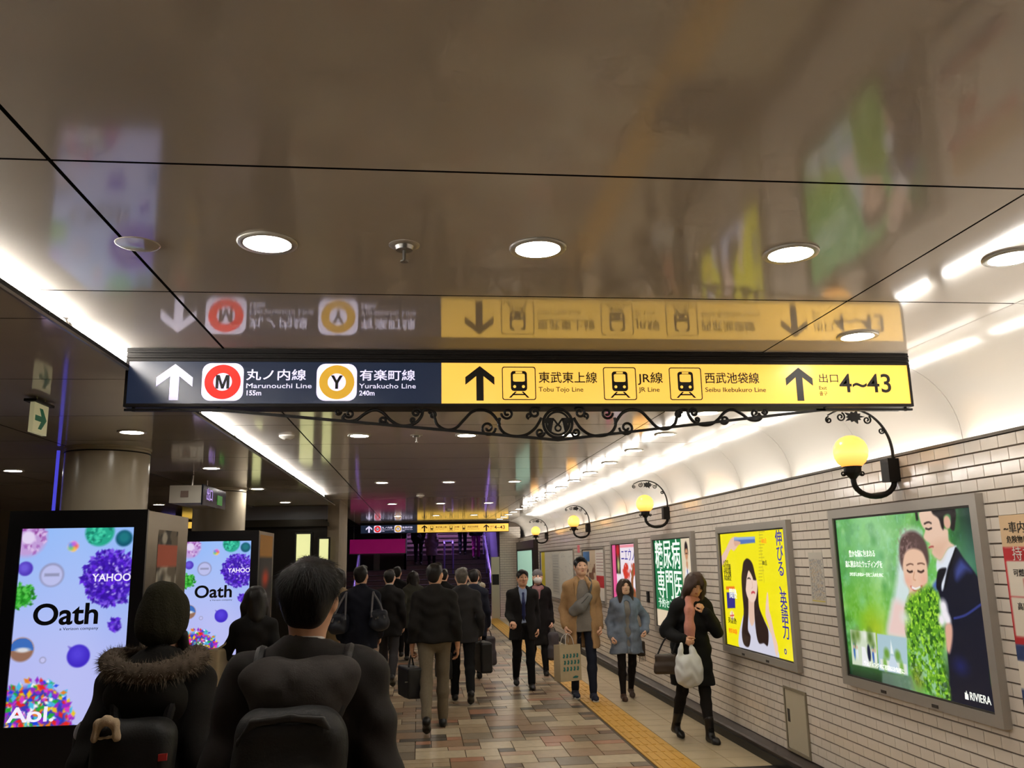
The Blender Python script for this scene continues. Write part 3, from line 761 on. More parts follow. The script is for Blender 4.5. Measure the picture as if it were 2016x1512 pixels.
# round emblem with the looped M
cz = szb-.008-(833-804)/62.*.17; R1 = .075
for R_, r_ in ((.078, .008), (.062, .006)):
    MB().tube([(apx+R_*math.cos(a), yb, cz+R_*math.sin(a)) for a in [2*math.pi*i/36 for i in range(37)]], r_, 7).build('emblem_ring', M_iron, rail, True)
for sd in (-1, 1):
    em = MB()
    em.prism([(sd*.02, .028), (sd*.06, .03), (sd*.078, .012), (sd*.078, -.004), (sd*.062, .006), (sd*.052, -.002), (sd*.058, -.034), (sd*.036, -.046), (sd*.026, .004)] if sd > 0 else [(sd*x, z) for x, z in reversed([(.02, .028), (.06, .03), (.078, .012), (.078, -.004), (.062, .006), (.052, -.002), (.058, -.034), (.036, -.046), (.026, .004)])], (apx, yb-.006, cz), EX, EZ, (0, .012, 0))
    em.build('emblem_horn', M_iron, rail)
MB().tube([(apx+x, yb-.004, cz+z) for x, z in catmull([(-.034, .02), (-.02, .018), (-.004, -.004), (.014, -.02), (.012, -.036), (0, -.042), (-.012, -.036), (-.014, -.02), (.004, -.004), (.02, .018), (.034, .02)], 5)], .0055, 7).build('emblem_loop', M_iron, rail, True)

# other signs of the left hall
ex = empty('exit_arrow_sign', (-2.23, 5.15, 2.40), 0, 'small cream plate with a green arrow hanging at the far left', 'sign')
MB().box(-2.245, -2.22, 5.12, 5.31, 2.47, 2.645).build('plate', mat('exit_plate_cream', rgb(196, 190, 150), emit=rgb(176, 170, 130), strength=.45, sample=False), ex)
MB().prism([(p_[0]*.68, p_[1]*.72) for p_ in [(-.11, .022), (.01, .022), (-.04, .085), (.02, .085), (.11, 0), (.02, -.085), (-.04, -.085), (.01, -.022), (-.11, -.022)]], (-2.2195, 5.215, 2.557), (0, 1, 0), EZ, (.002, 0, 0)).build('arrow', mat('exit_green', rgb(20, 90, 60), emit=rgb(20, 90, 60), strength=.3, sample=False), ex)
MB().box(-2.27, -2.2, 5.09, 5.34, 2.645, 2.66).build('cap', M_hdr, ex)
for y in (5.16, 5.27): MB().tube([(-2.232, y, 2.655), (-2.232, y, SOFF)], .008, 8).build('rod', M_steel, ex, True)
hs = empty('box_sign', (-2.52, 10.15, 2.34), 0, 'black hanging box sign with a pale end face above the second screen', 'sign')
MB().box(-2.70, -2.36, 9.63, 10.72, 2.36, 2.55).build('box', mat('box_sign_white', rgb(190, 184, 172), rough=.4), hs)
f_ = MB().box(-2.36, -2.345, 9.62, 10.74, 2.34, 2.56).build('face', mat('box_sign_black', rgb(26, 28, 36), rough=.2), hs)
MB().box(-2.58, -2.50, 9.622, 9.63, 2.42, 2.49).build('end_mark', mat('box_sign_mark', rgb(130, 110, 100), rough=.5), hs)
text('出口', .15, mat('box_sign_glow', (1, 1, 1), emit=rgb(170, 130, 235), strength=.9, sample=False), (-2.344, 9.78, 2.455), (0, 1, 0), EZ, f_)
MB().box(-2.345, -2.342, 10.3, 10.55, 2.38, 2.49).build('green_pictogram', mat('box_sign_green', rgb(50, 120, 40), emit=rgb(50, 130, 40), strength=.5, sample=False), f_)
for y_ in (9.85, 10.5): MB().tube([(-2.52, y_, 2.55), (-2.52, y_, SOFF)], .012, 8).build('rod', M_steel, hs, True)
ys = empty('hall_sign', (-5.3, 20, 2.5), 0, 'far yellow and violet hanging sign deep in the left hall', 'sign')
MB().box(-5.9, -4.9, 20, 20.1, 2.46, 2.66).build('box', M_hdr, ys)
MB().box(-5.30, -5.02, 19.985, 20, 2.5, 2.64).build('yellow_panel', M_yel, ys)
MB().box(-5.75, -5.45, 19.985, 20, 2.54, 2.61).build('violet_panel', mat('violet_glow', rgb(120, 100, 200), emit=rgb(120, 105, 190), strength=.6, sample=False), ys)
# pink banner above the landing
bn = empty('pink_banner', (-1.2, 27.0, 1.92), 0, 'plain magenta banner hanging left of the stairs under the far sign', 'banner')
MB().box(-2.12, -.42, 27.0, 27.04, 1.93, 2.36).build('cloth', mat('magenta_cloth_glow', rgb(170, 20, 110), rough=.6, emit=rgb(150, 14, 96), strength=.35, sample=False, var=.08, vscale=2), bn)  # cloth glows faintly, light put into its colour
MB().tube([(-2.14, 27.02, 1.92), (-.4, 27.02, 1.92)], .016, 8).build('rod', M_steel, bn, True)
MB().tube([(-.41, 27.02, 1.92), (-.41, 27.02, 2.38)], .012, 8).build('rod', M_steel, bn, True)
for x in (-2.0, -.55): MB().tube([(x, 27.02, 2.35), (x, 27.02, CEIL)], .006, 6).build('cord', M_steel, bn)
pc = MB().lathe([(.16, 0), (.16, 2.66), (.18, 2.66), (.18, 2.7)], (-2.12, 22.5, 0), 24).build('column', mat('violet_column', rgb(190, 180, 210), rough=.35), None, True); tag(pc, 'slim pale violet column left of the pink banner', 'column')
# ---------------------------------------------------------------- posters and screens (flat print)
def quadmap(Q):
    """projective map from four corners (TL, TR, BR, BL) to the unit square"""
    A, b = [], []
    for (x, y), (u, v) in zip(Q, ((0, 0), (1, 0), (1, 1), (0, 1))):
        A.append([x, y, 1, 0, 0, 0, -u*x, -u*y]); b.append(u)
        A.append([0, 0, 0, x, y, 1, -v*x, -v*y]); b.append(v)
    h = np.linalg.solve(np.array(A, float), np.array(b, float)); h = list(h)+[1.]
    def f(P):
        out = []
        for x, y in P:
            w_ = h[6]*x+h[7]*y+1; out.append(((h[0]*x+h[1]*y+h[2])/w_, (h[3]*x+h[4]*y+h[5])/w_))
        return out
    return f
def c255(*c): return tuple(x/255. for x in c)
M_print = attr_mat('backlit_print', emit=.92, rough=.15)
M_paper = attr_mat('paper_print', rough=.6)
M_screen = attr_mat('lcd_print', emit=.95, rough=.12)
M_slot = mat('frame_inner_grey', rgb(70, 66, 62), rough=.5, metal=.4)  # dark grey metal of gaskets, latches and light-box backs
def wall_poster(name, lab, y0, y1, z0, z1, canvas, m, fw=.06, proud=.05, cat='poster', frame=True):
    """light box on the right wall; picture's left edge is the far one (larger y)"""
    yc, zc = (y0+y1)/2, (z0+z1)/2
    e = empty(name, (WR, yc, z0), 0, lab, cat)
    if frame:
        P0 = [(y0, z0), (y1, z0), (y1, z1), (y0, z1)]
        segs = [((y0, y1, z0, z0+fw)), ((y0, y1, z1-fw, z1)), ((y0, y0+fw, z0+fw, z1-fw)), ((y1-fw, y1, z0+fw, z1-fw))]
        for a, b, c, d in segs:
            MB().box(WR-proud, WR+.004, a, b, c, d).build('frame_bar', M_alu, e)
        for a, b, c, d in ((y0+fw, y1-fw, z1-fw-.012, z1-fw), (y0+fw, y0+fw+.01, z0+fw, z1-fw), (y1-fw-.01, y1-fw, z0+fw, z1-fw), (y0+fw, y1-fw, z0+fw, z0+fw+.01)):
            MB().box(WR-proud*.8, WR, a, b, c, d).build('gasket', M_slot, e)
        for yy in (y0+.35*(y1-y0), y0+.68*(y1-y0)): MB().box(WR-proud-.004, WR-proud, yy-.03, yy+.03, z0+.012, z0+.03).build('latch', M_slot, e)
        W, H, x = y1-y0-2*fw, z1-z0-2*fw, WR-proud*.55
        MB().box(x+.001, WR, y0+fw, y1-fw, z0+fw, z1-fw).build('light_box', M_slot, e)
    else:
        W, H, x = y1-y0, z1-z0, WR-.008
        MB().box(x+.0015, WR-.002, y0, y1, z0, z1).build('backing', M_white, e)
    me = canvas.mesh('picture', W, H, m)
    o = place('picture', me, e)
    o.matrix_basis = wm(e).inverted() @ frame_matrix((x, yc, zc), (0, -1, 0), (0, 0, 1))
    def UV(u, v): return (x-.0015, yc+W/2-u*W, zc+H/2-v*H)
    return e, o, UV, W, H
EYN = (0, -1, 0)

# wedding poster
cv = Canvas(300, 214, c255(86, 168, 68))
q = quadmap([(155, 175), (940, 95), (1085, 1270), (245, 1065)])
n1, n2, n3 = cv.noise(3, 1, 3), cv.noise(7, 2, 4), cv.noise(40, 5, 2)
cv.mix(np.clip((n1-.42)*5, 0, 1), c255(120, 200, 100)); cv.mix(np.clip((n2-.5)*5, 0, 1)*.8, c255(176, 228, 150))
cv.mix(np.clip((.42-n2)*6, 0, 1)*.8, c255(34, 104, 40)); cv.mix(np.clip((n3-.6)*6, 0, 1)*.35, c255(150, 215, 190))
cv.ell(.10, .12, .2, .2, c255(96, 175, 110), 1.2, alpha=.7); cv.ell(.36, .14, .16, .22, c255(190, 235, 190), 1.4, alpha=.7)
cv.ell(.2, .62, .13, .14, c255(130, 190, 30), 1.2, alpha=.8); cv.ell(.27, .68, .07, .08, c255(196, 200, 30), 1.2, alpha=.7)
cv.mix(np.clip((cv.x-.80)*6, 0, 1)*np.clip((.62-cv.y)*6, 0, 1), c255(26, 58, 48)); cv.ell(.95, .3, .06, .1, c255(110, 170, 140), 1.2, alpha=.7); cv.ell(.97, .45, .05, .1, c255(60, 130, 80), 1.2, alpha=.7)
cv.mix(np.clip((cv.y-.80)*5, 0, 1)*np.clip((.5-cv.x)*6, 0, 1), c255(20, 44, 28)); cv.mix(np.clip((.02-cv.x)*30, 0, 1)*np.clip((cv.y-.5)*3, 0, 1), c255(10, 30, 26))
cv.mix(np.clip((cv.x-.6)*8, 0, 1)*np.clip((cv.y-.7)*4, 0, 1), c255(12, 20, 24))
cv.smooth_poly(q([(1018, 985), (1045, 975), (1060, 1050), (1072, 1190), (1030, 1150)]), c255(90, 165, 40), .03)
bk = random.Random(8)
for _ in range(60):
    u_, v_, r_ = bk.uniform(0, .62), bk.uniform(0, .8), bk.uniform(.015, .05)
    cv.ell(u_, v_, r_*.7, r_, bk.choice([c255(150, 215, 110), c255(190, 235, 170), c255(60, 140, 60), c255(110, 190, 90), c255(140, 210, 170)]), .9, alpha=bk.uniform(.2, .5))
SKIN, SKIN2 = c255(238, 196, 168), c255(214, 160, 128)
cv.smooth_poly(q([(545, 255), (600, 235), (650, 260), (600, 330), (580, 500), (600, 640), (580, 780), (560, 845), (462, 832), (478, 690), (505, 560), (520, 400), (530, 310)]), c255(226, 236, 242), .03, .92)
cv.smooth_poly(q([(500, 640), (560, 660), (600, 640), (640, 700), (600, 840), (470, 830), (480, 720)]), c255(240, 208, 200), .03)
cv.smooth_poly(q([(590, 560), (645, 570), (650, 640), (620, 690), (580, 680)]), SKIN, .01)
cv.smooth_poly(q([(528, 400), (530, 300), (570, 252), (620, 250), (670, 300), (692, 380), (690, 440), (660, 470), (560, 470), (540, 450)]), c255(92, 68, 66), .012)
cv.mix(np.clip((cv.noise(60, 9, 2)-.55)*6, 0, 1)*np.clip(1-np.hypot((cv.x-.56)*cv.asp, cv.y-.2)*7, 0, 1), c255(150, 120, 116))
cv.smooth_poly(q([(546, 430), (560, 370), (600, 345), (650, 360), (676, 410), (686, 470), (684, 530), (660, 572), (625, 596), (592, 585), (565, 540), (550, 480)]), SKIN, .008)
for P in ([(572, 470), (585, 478), (600, 474)], [(632, 472), (650, 478), (664, 470)]): cv.line(q(P), .006, c255(60, 36, 32))
for P in ([(568, 440), (588, 432), (604, 436)], [(630, 432), (650, 428), (668, 434)]): cv.line(q(P), .004, c255(110, 74, 62))
cv.line(q([(612, 478), (606, 515), (618, 524)]), .004, SKIN2); cv.ell(*q([(575, 525)])[0], .02, .025, c255(240, 170, 150), 1., alpha=.6); cv.ell(*q([(665, 520)])[0], .02, .025, c255(240, 170, 150), 1., alpha=.6)
cv.smooth_poly(q([(590, 556), (620, 566), (656, 552), (645, 576), (618, 586), (600, 576)]), c255(196, 84, 80), .005); cv.line(q([(600, 565), (620, 572), (644, 563)]), .007, c255(250, 244, 240))
# groom
cv.smooth_poly(q([(845, 335), (890, 400), (945, 470), (985, 540), (1002, 640), (1012, 760), (1025, 930), (1040, 1100), (1078, 1268), (930, 1235), (806, 1200), (810, 1080), (795, 900), (800, 780), (762, 640), (738, 560), (748, 500), (790, 440), (820, 370)]), c255(16, 18, 36), .006)
cv.smooth_poly(q([(880, 410), (930, 468), (900, 470), (850, 520), (840, 470), (860, 420)]), c255(66, 78, 150), .02, .9); cv.line(q([(835, 735), (900, 715), (985, 655)]), .006, c255(50, 60, 130)); cv.ell(*q([(870, 1000)])[0], .03, .03, c255(26, 34, 110), 1.2, alpha=.8)
cv.smooth_poly(q([(712, 560), (740, 520), (748, 560), (735, 590)]), c255(80, 110, 190), .01)
cv.smooth_poly(q([(840, 328), (800, 345), (762, 408), (738, 410), (738, 470), (760, 470), (765, 575), (778, 560), (800, 450), (845, 345)]), c255(228, 234, 244), .006)
cv.smooth_poly(q([(745, 470), (785, 452), (790, 470), (765, 540), (752, 580), (735, 560)]), c255(14, 14, 24), .005); cv.line(q([(845, 345), (815, 440), (785, 560)]), .008, c255(8, 8, 16))
cv.smooth_poly(q([(640, 140), (700, 118), (745, 160), (772, 225), (800, 240), (806, 300), (836, 328), (800, 346), (764, 404), (738, 400), (712, 372), (714, 348), (694, 338), (700, 318), (672, 296), (664, 276), (672, 240), (656, 218), (642, 180)]), c255(236, 200, 176), .006)
cv.smooth_poly(q([(700, 330), (760, 300), (800, 300), (790, 340), (764, 402), (738, 398), (714, 370)]), c255(222, 178, 150), .03, .7)
cv.smooth_poly(q([(612, 128), (690, 117), (716, 150), (748, 176), (764, 226), (776, 238), (780, 200), (776, 168), (794, 150), (814, 158), (818, 200), (812, 226), (834, 244), (842, 200), (846, 150), (836, 108), (815, 104), (700, 116)]), c255(30, 22, 24), .006)
cv.poly(q([(612, 128), (628, 126), (634, 185), (622, 188)]), c255(30, 22, 24)); cv.ell(*q([(796, 196)])[0], .020, .034, c255(224, 176, 152), .15)
cv.line(q([(668, 205), (690, 196), (706, 202)]), .005, c255(50, 34, 32)); cv.line(q([(676, 232), (692, 236), (708, 230)]), .005, c255(40, 28, 28)); cv.line(q([(694, 340), (708, 334), (718, 334)]), .005, c255(180, 90, 84))
# bouquet, flower, hand
bq = q([(566, 660), (590, 610), (630, 590), (690, 556), (738, 590), (752, 640), (758, 740), (786, 850), (768, 930), (790, 1050), (812, 1190), (760, 1185), (700, 1150), (640, 1110), (600, 1060), (582, 960), (572, 850), (560, 740)])
cv.smooth_poly(bq, c255(96, 160, 34), .02)
br = random.Random(5)
tmp = Canvas(cv.w, cv.h, (0, 0, 0)); tmp.smooth_poly(bq, (1, 1, 1), .02); mask = tmp.a[..., 0]
cv.mix(np.clip((cv.noise(70, 12, 2)-.5)*6, 0, 1)*mask, c255(168, 224, 60)); cv.mix(np.clip((.45-cv.noise(50, 13, 2))*7, 0, 1)*mask, c255(44, 96, 24))
cv.mix(np.clip((cv.noise(45, 14, 2)-.55)*6, 0, 1)*mask*np.clip((cv.y-.62)*6, 0, 1), c255(150, 200, 150)); cv.mix(np.clip((.46-cv.noise(36, 15, 2))*7, 0, 1)*mask*np.clip((cv.y-.7)*4, 0, 1)*np.clip((cv.x-.66)*12, 0, 1), c255(14, 36, 16))
for u_, v_, a_ in ((775, 670, .03), (785, 715, .028), (765, 745, .026), (800, 745, .024)): cv.ell(*q([(u_, v_)])[0], a_*.75, a_*1.2, c255(246, 240, 246), .5)
cv.smooth_poly(q([(785, 775), (820, 770), (826, 840), (812, 925), (795, 915), (788, 850)]), c255(226, 172, 150), .01); cv.ell(*q([(560, 735)])[0], .03, .03, c255(225, 235, 225), .8, alpha=.8)
# inset pictures
i1 = q([(247, 805), (392, 822), (408, 1025), (262, 1000)]); cv.poly(i1, c255(214, 226, 200))
tmp = Canvas(cv.w, cv.h, (0, 0, 0)); tmp.poly(i1, (1, 1, 1)); mk = tmp.a[..., 0]
a0, b0 = i1[0]; a2, b2 = i1[2]
for s_, t_, r_, c_ in ((.12, .2, .03, c255(96, 130, 60)), (.3, .12, .03, c255(120, 150, 70)), (.8, .15, .034, c255(90, 124, 50)), (.6, .1, .02, c255(236, 240, 226)), (.15, .42, .02, c255(110, 140, 80)), (.9, .38, .02, c255(110, 140, 70))): cv.ell(a0+(a2-a0)*s_, b0+(b2-b0)*t_, r_*.7, r_*1.3, c_, .7)
for s_, c_ in ((.1, c255(60, 110, 180)), (.22, c255(230, 236, 240)), (.86, c255(60, 100, 190)), (.95, c255(240, 240, 230))): cv.ell(a0+(a2-a0)*s_, b0+(b2-b0)*.64, .008, .045, c_, .4); cv.ell(a0+(a2-a0)*s_, b0+(b2-b0)*.5, .006, .012, c255(220, 180, 150), .4)
cv.poly([(a0+(a2-a0)*.42, b0+(b2-b0)*.45), (a0+(a2-a0)*.56, b0+(b2-b0)*.45), (a0+(a2-a0)*.68, b2), (a0+(a2-a0)*.38, b2)], c255(244, 244, 246)); cv.ell(a0+(a2-a0)*.7, b0+(b2-b0)*.6, .014, .05, c255(24, 30, 60), .2)
i2 = q([(400, 826), (568, 848), (578, 1060), (412, 1030)]); cv.poly(i2, c255(176, 204, 214))
a0, b0 = i2[0]; a2, b2 = i2[2]; L_ = lambda s, t: (a0+(a2-a0)*s, b0+(b2-b0)*t)
cv.poly([L_(.5, .12), L_(.56, .5), L_(.44, .5)], c255(236, 246, 246)); cv.poly([L_(.02, .7), L_(.98, .7), L_(.98, .99), L_(.02, .99)], c255(226, 232, 226)); cv.poly([L_(.42, .55), L_(.58, .55), L_(.72, .99), L_(.3, .99)], c255(206, 222, 236))
for s_ in (.3, .7): cv.ell(*L_(s_, .52), .02, .03, c255(110, 160, 60), .5)
for s_ in (.2, .8): cv.ell(*L_(s_, .82), .014, .04, c255(130, 180, 80), .5)
cv.poly(q([(430, 1040), (595, 1060), (620, 1145), (430, 1120)]), c255(120, 140, 130), .01, .7); cv.ell(*q([(630, 1090)])[0], .03, .06, c255(120, 120, 50), 1., alpha=.7)
wp, wo, UV, PW, PH = wall_poster('light_box_poster', 'large wedding poster of a bride and groom with a green bouquet, backlit', 4.275, 5.955, .80, 1.995, cv, M_print)
M_pw = mat('print_white', (1, 1, 1), emit=rgb(236, 244, 236), strength=.8, sample=False)
for t_, u0, u1, v_, sz in (('豊かな緑に包まれる', .10, .32, .235, .05), ('森に囲まれたウェディングを', .06, .37, .30, .05), ('かけがえのない一日を二人のために', .09, .37, .362, .03), ('ウェディングのご相談はお気軽に', .14, .45, .90, .034)):
    text(t_, sz, M_pw, UV(u0, v_), EYN, EZ, wo, fit=(u1-u0)*PW)
text('RIVIERA', .06, M_pw, UV(.855, .945), EYN, EZ, wo, fit=.11*PW)
MB().prism([(0, -.02), (.03, -.02), (.03, .01), (.022, .008), (.018, .026), (.012, .01), (.004, .016)], UV(.828, .945), EYN, EZ, (-.001, 0, 0)).build('logo', M_pw, wo)

# yellow poster
cv = Canvas(230, 164, c255(250, 236, 10))
q = quadmap([(62, 135), (450, 95), (523, 893), (112, 800)])
cv.smooth_poly(q([(66, 345), (70, 285), (100, 230), (128, 172), (160, 155), (188, 180), (175, 205), (150, 240), (128, 234), (98, 300)]), c255(240, 200, 178), .006)
cv.poly(q([(150, 166), (272, 155), (275, 190), (190, 200), (150, 192)]), c255(88, 122, 190)); cv.poly(q([(150, 160), (272, 154), (273, 168), (150, 176)]), c255(150, 180, 226))
cv.smooth_poly(q([(150, 180), (186, 186), (182, 202), (155, 210)]), c255(226, 176, 150), .006)
cv.smooth_poly(q([(186, 810), (196, 660), (232, 585), (300, 600), (352, 680), (395, 770), (418, 868), (300, 838)]), c255(216, 214, 232), .006)
cv.smooth_poly(q([(238, 500), (278, 520), (276, 640), (258, 680), (240, 620)]), c255(232, 194, 172), .006)
cv.smooth_poly(q([(214, 300), (232, 284), (258, 310), (274, 370), (292, 450), (300, 560), (330, 640), (356, 705), (354, 792), (330, 780), (300, 778), (282, 700), (272, 560), (280, 480), (262, 400), (232, 350), (226, 420), (236, 520), (238, 600), (236, 700), (252, 745), (242, 804), (212, 790), (200, 720), (210, 600), (200, 480), (196, 380)]), c255(44, 26, 22), .005)
cv.smooth_poly(q([(228, 350), (250, 372), (268, 410), (286, 410), (289, 470), (276, 532), (250, 536), (228, 500), (218, 430)]), c255(244, 212, 194), .005)
cv.smooth_poly(q([(200, 400), (205, 310), (232, 286), (262, 330), (276, 400), (262, 395), (240, 350), (226, 400), (220, 470), (206, 480)]), c255(40, 24, 20), .005)
for P in ([(232, 402), (240, 398), (248, 404)], [(264, 404), (272, 402), (280, 408)]): cv.line(q(P), .006, c255(40, 26, 24))
cv.line(q([(256, 486), (264, 480), (274, 484)]), .009, c255(204, 70, 80)); cv.line(q([(258, 420), (262, 450), (256, 458)]), .003, c255(216, 170, 150))
cv.smooth_poly(q([(345, 490), (353, 490), (360, 580), (372, 625), (392, 720), (414, 800), (404, 850), (378, 740), (350, 650), (338, 600)]), c255(244, 208, 186), .005)
for k_ in range(16): y_ = 125+k_*19; cv.line(q([(297, y_), (318+(10 if k_ % 4 == 0 else 0), y_-2)]), .0028, c255(190, 170, 40))
cv.line(q([(296, 120), (330, 420)]), .002, c255(190, 170, 40))
cv.poly(q([(107, 487), (156, 484), (160, 578), (113, 582)]), c255(44, 40, 140)); cv.poly(q([(103, 452), (154, 450), (155, 468), (104, 470)]), c255(240, 120, 30))
cv.ell(*q([(141, 622)])[0], .035, .04, c255(250, 240, 220), .3); cv.line(q([(130, 625), (152, 622)]), .006, c255(220, 60, 50)); cv.line(q([(141, 605), (142, 642)]), .006, c255(220, 60, 50))
yp_, yo, UV, PW, PH = wall_poster('light_box_poster', 'bright yellow poster of a long haired woman pointing up, backlit', 6.69, 8.365, .78, 1.965, cv, M_print)
M_pv = mat('print_violet', rgb(44, 36, 140), emit=rgb(44, 36, 140), strength=.7, sample=False)
M_pk = mat('print_black', rgb(40, 36, 30), rough=.6)
M_po = mat('print_orange', rgb(236, 110, 20), emit=rgb(236, 110, 20), strength=.7, sample=False)
for k_, ch in enumerate('伸びる、英語力。'):
    text(ch, .14, M_pv, UV(.905, .085+k_*.117), EYN, EZ, yo, 'CENTER', bold=.0012)
for k_, t_ in enumerate(('小学生', '中学受験', '高校受験', '大学受験', '英語検定')): text(t_, .05, M_pk, UV(.03, .27+k_*.035), EYN, EZ, yo)
text('関塾', .1, M_pw, UV(.165, .545), EYN, EZ, yo, 'CENTER'); text('英語塾', .06, M_pk, UV(.05, .78), EYN, EZ, yo, fit=.14*PW); text('無料体験', .05, M_po, UV(.05, .87), EYN, EZ, yo, fit=.14*PW); text('100点', .05, M_po, UV(.66, .095), EYN, EZ, yo); text('80点', .05, M_pk, UV(.66, .27), EYN, EZ, yo)

# green clinic poster
cv = Canvas(120, 90, c255(14, 118, 70)); cv.poly([(.745, -.1), (1.1, -.1), (1.1, 1.1), (.745, 1.1)], c255(232, 214, 184)); cv.poly([(-.1, .80), (.75, .80), (.75, 1.1), (-.1, 1.1)], c255(226, 206, 176))
cv.smooth_poly([(.80, .42), (.86, .30), (.94, .42), (.95, .62), (.79, .62)], c255(240, 238, 236), .01); cv.ell(.866, .17, .035, .075, c255(206, 150, 110), .2); cv.smooth_poly([(.825, .18), (.835, .08), (.868, .05), (.90, .09), (.908, .18), (.89, .13), (.845, .13)], c255(30, 22, 20), .01); cv.line([(.845, .175), (.89, .175)], .006, c255(40, 30, 30)); cv.smooth_poly([(.85, .26), (.885, .26), (.88, .33), (.855, .33)], c255(206, 150, 110), .01); cv.poly([(.855, .34), (.878, .34), (.872, .44), (.862, .44)], c255(60, 80, 150))
gp, go, UV, PW, PH = wall_poster('light_box_poster', 'green clinic poster with big white characters and a doctor, backlit', 9.16, 10.82, .78, 1.955, cv, M_print)
M_pm = mat('print_mint', (1, 1, 1), emit=rgb(214, 238, 224), strength=.85, sample=False)
text('糖尿病', .37, M_pm, UV(.03, .20), EYN, EZ, go, bold=.0015, fit=.68*PW); text('専門医', .37, M_pm, UV(.06, .53), EYN, EZ, go, bold=.0015, fit=.66*PW); text('予約センター', .12, M_pm, UV(.06, .73), EYN, EZ, go, fit=.62*PW)
text('徒歩1分', .1, M_pk, UV(.78, .7), EYN, EZ, go, fit=.2*PW)
# pink food poster
cv = Canvas(110, 82, c255(244, 232, 240)); cv.poly([(-.1, -.1), (.16, -.1), (.2, 1.1), (-.1, 1.1)], c255(232, 90, 150)); cv.poly([(.16, -.1), (.36, -.1), (.36, .42), (.16, .42)], c255(40, 24, 24)); cv.ell(.26, .10, .08, .10, c255(190, 40, 40), .5); cv.ell(.27, .30, .05, .10, c255(190, 190, 120), .6)
cv.mix(np.clip((cv.noise(8, 31, 2)-.5)*9, 0, 1)*(cv.x > .36)*(cv.y > .27)*(cv.y < .72), c255(214, 60, 44)); cv.mix(np.clip((cv.noise(9, 33, 2)-.55)*9, 0, 1)*(cv.x > .6)*(cv.y > .27)*(cv.y < .75), c255(150, 90, 50)); cv.mix(np.clip((cv.noise(7, 35, 1)-.5)*9, 0, 1)*(cv.y > .8), c255(236, 120, 170)); cv.poly([(.36, .02), (1.1, .02), (1.1, .06), (.36, .06)], c255(240, 150, 160)); cv.poly([(.6, .86), (1.1, .86), (1.1, .9), (.6, .9)], c255(150, 120, 230))
pp, po_, UV, PW, PH = wall_poster('light_box_poster', 'pink and white food poster behind the woman in the denim coat, backlit', 11.65, 13.22, .78, 1.94, cv, M_print)
text('ニエウノ', .2, M_pv, UV(.40, .17), EYN, EZ, po_, fit=.55*PW)
# small paper sheets and notices
cv = Canvas(50, 84, c255(198, 192, 180))
pr = random.Random(4)
for k_ in range(34):
    y_ = .14+k_*.023; x_ = .08
    while x_ < .9:
        w_ = pr.uniform(.04, .16); cv.poly([(x_, y_), (x_+w_, y_), (x_+w_, y_+.012), (x_, y_+.012)], pr.choice([c255(120, 116, 110), c255(150, 146, 138), c255(96, 96, 110), c255(160, 130, 90)]), .008, .8); x_ += w_+pr.uniform(.02, .1)
cv.poly([(.05, .93), (.95, .93), (.95, .955), (.05, .955)], c255(206, 188, 80))
wall_poster('paper_sheet', 'small printed map sheet taped between the yellow and wedding posters', 6.19, 6.42, 1.32, 1.70, cv, M_paper, cat='notice', frame=False)
cv = Canvas(80, 120, c255(232, 222, 206)); cv.poly([(-.1, -.1), (1.1, -.1), (1.1, .17), (-.1, .17)], c255(222, 190, 150)); cv.poly([(-.1, .17), (1.1, .17), (1.1, .24), (-.1, .24)], c255(190, 36, 44)); cv.poly([(-.1, .42), (1.1, .42), (1.1, .425), (-.1, .425)], c255(190, 36, 44)); cv.poly([(-.1, .62), (1.1, .62), (1.1, .66), (-.1, .66)], c255(190, 36, 44)); cv.poly([(-.1, .66), (1.1, .66), (1.1, .74), (-.1, .74)], c255(40, 60, 110)); cv.poly([(-.1, .88), (1.1, .88), (1.1, .93), (-.1, .93)], c255(40, 60, 110)); cv.poly([(-.1, .93), (1.1, .93), (1.1, 1.1), (-.1, 1.1)], c255(50, 40, 40)); cv.poly([(.22, .33), (.5, .33), (.5, .40), (.22, .40)], c255(180, 40, 44)); cv.ell(.5, .56, .08, .03, c255(120, 120, 120), .3); cv.poly([(-.01, .17), (.03, .17), (.03, .66), (-.01, .66)], c255(190, 36, 44))
nn, no, UV, PW, PH = wall_poster('paper_notice', 'cream red and blue notice sheet cut off at the right edge', 3.60, 4.165, .90, 1.868, cv, M_paper, cat='notice', frame=False)
text('~車内に持ち込めない', .062, M_pk, UV(.05, .07), EYN, EZ, no); text('危険物について', .04, M_pk, UV(.07, .13), EYN, EZ, no); text('持ち込み禁止', .075, M_white, UV(.12, .205), EYN, EZ, no); text('可燃性液体', .04, M_pk, UV(.1, .3), EYN, EZ, no); text('持ち物', .06, M_white, UV(.12, .7), EYN, EZ, no); text('高圧ガス', .04, M_pk, UV(.1, .47), EYN, EZ, no)
cv = Canvas(90, 70, c255(206, 186, 160)); cv.poly([(.03, .05), (.35, .05), (.35, .25), (.03, .25)], c255(70, 120, 180)); cv.poly([(.62, -.1), (1.1, -.1), (1.1, 1.1), (.62, 1.1)], c255(232, 226, 218)); cv.poly([(.64, .52), (1.1, .52), (1.1, .74), (.64, .74)], c255(200, 40, 50)); cv.mix(np.clip((cv.noise(14, 51, 1)-.55)*9, 0, 1)*(cv.x < .6)*(cv.y > .3), c255(120, 80, 60))
for k_ in range(7): cv.line([(.66, .1+k_*.055), (.95, .1+k_*.055)], .006, c255(150, 100, 100))
wall_poster('notice_board', 'board of small blue, tan and red notices behind the tan coat', 13.8, 15.7, .95, 1.86, cv, M_paper, cat='notice board', fw=.03, proud=.03)
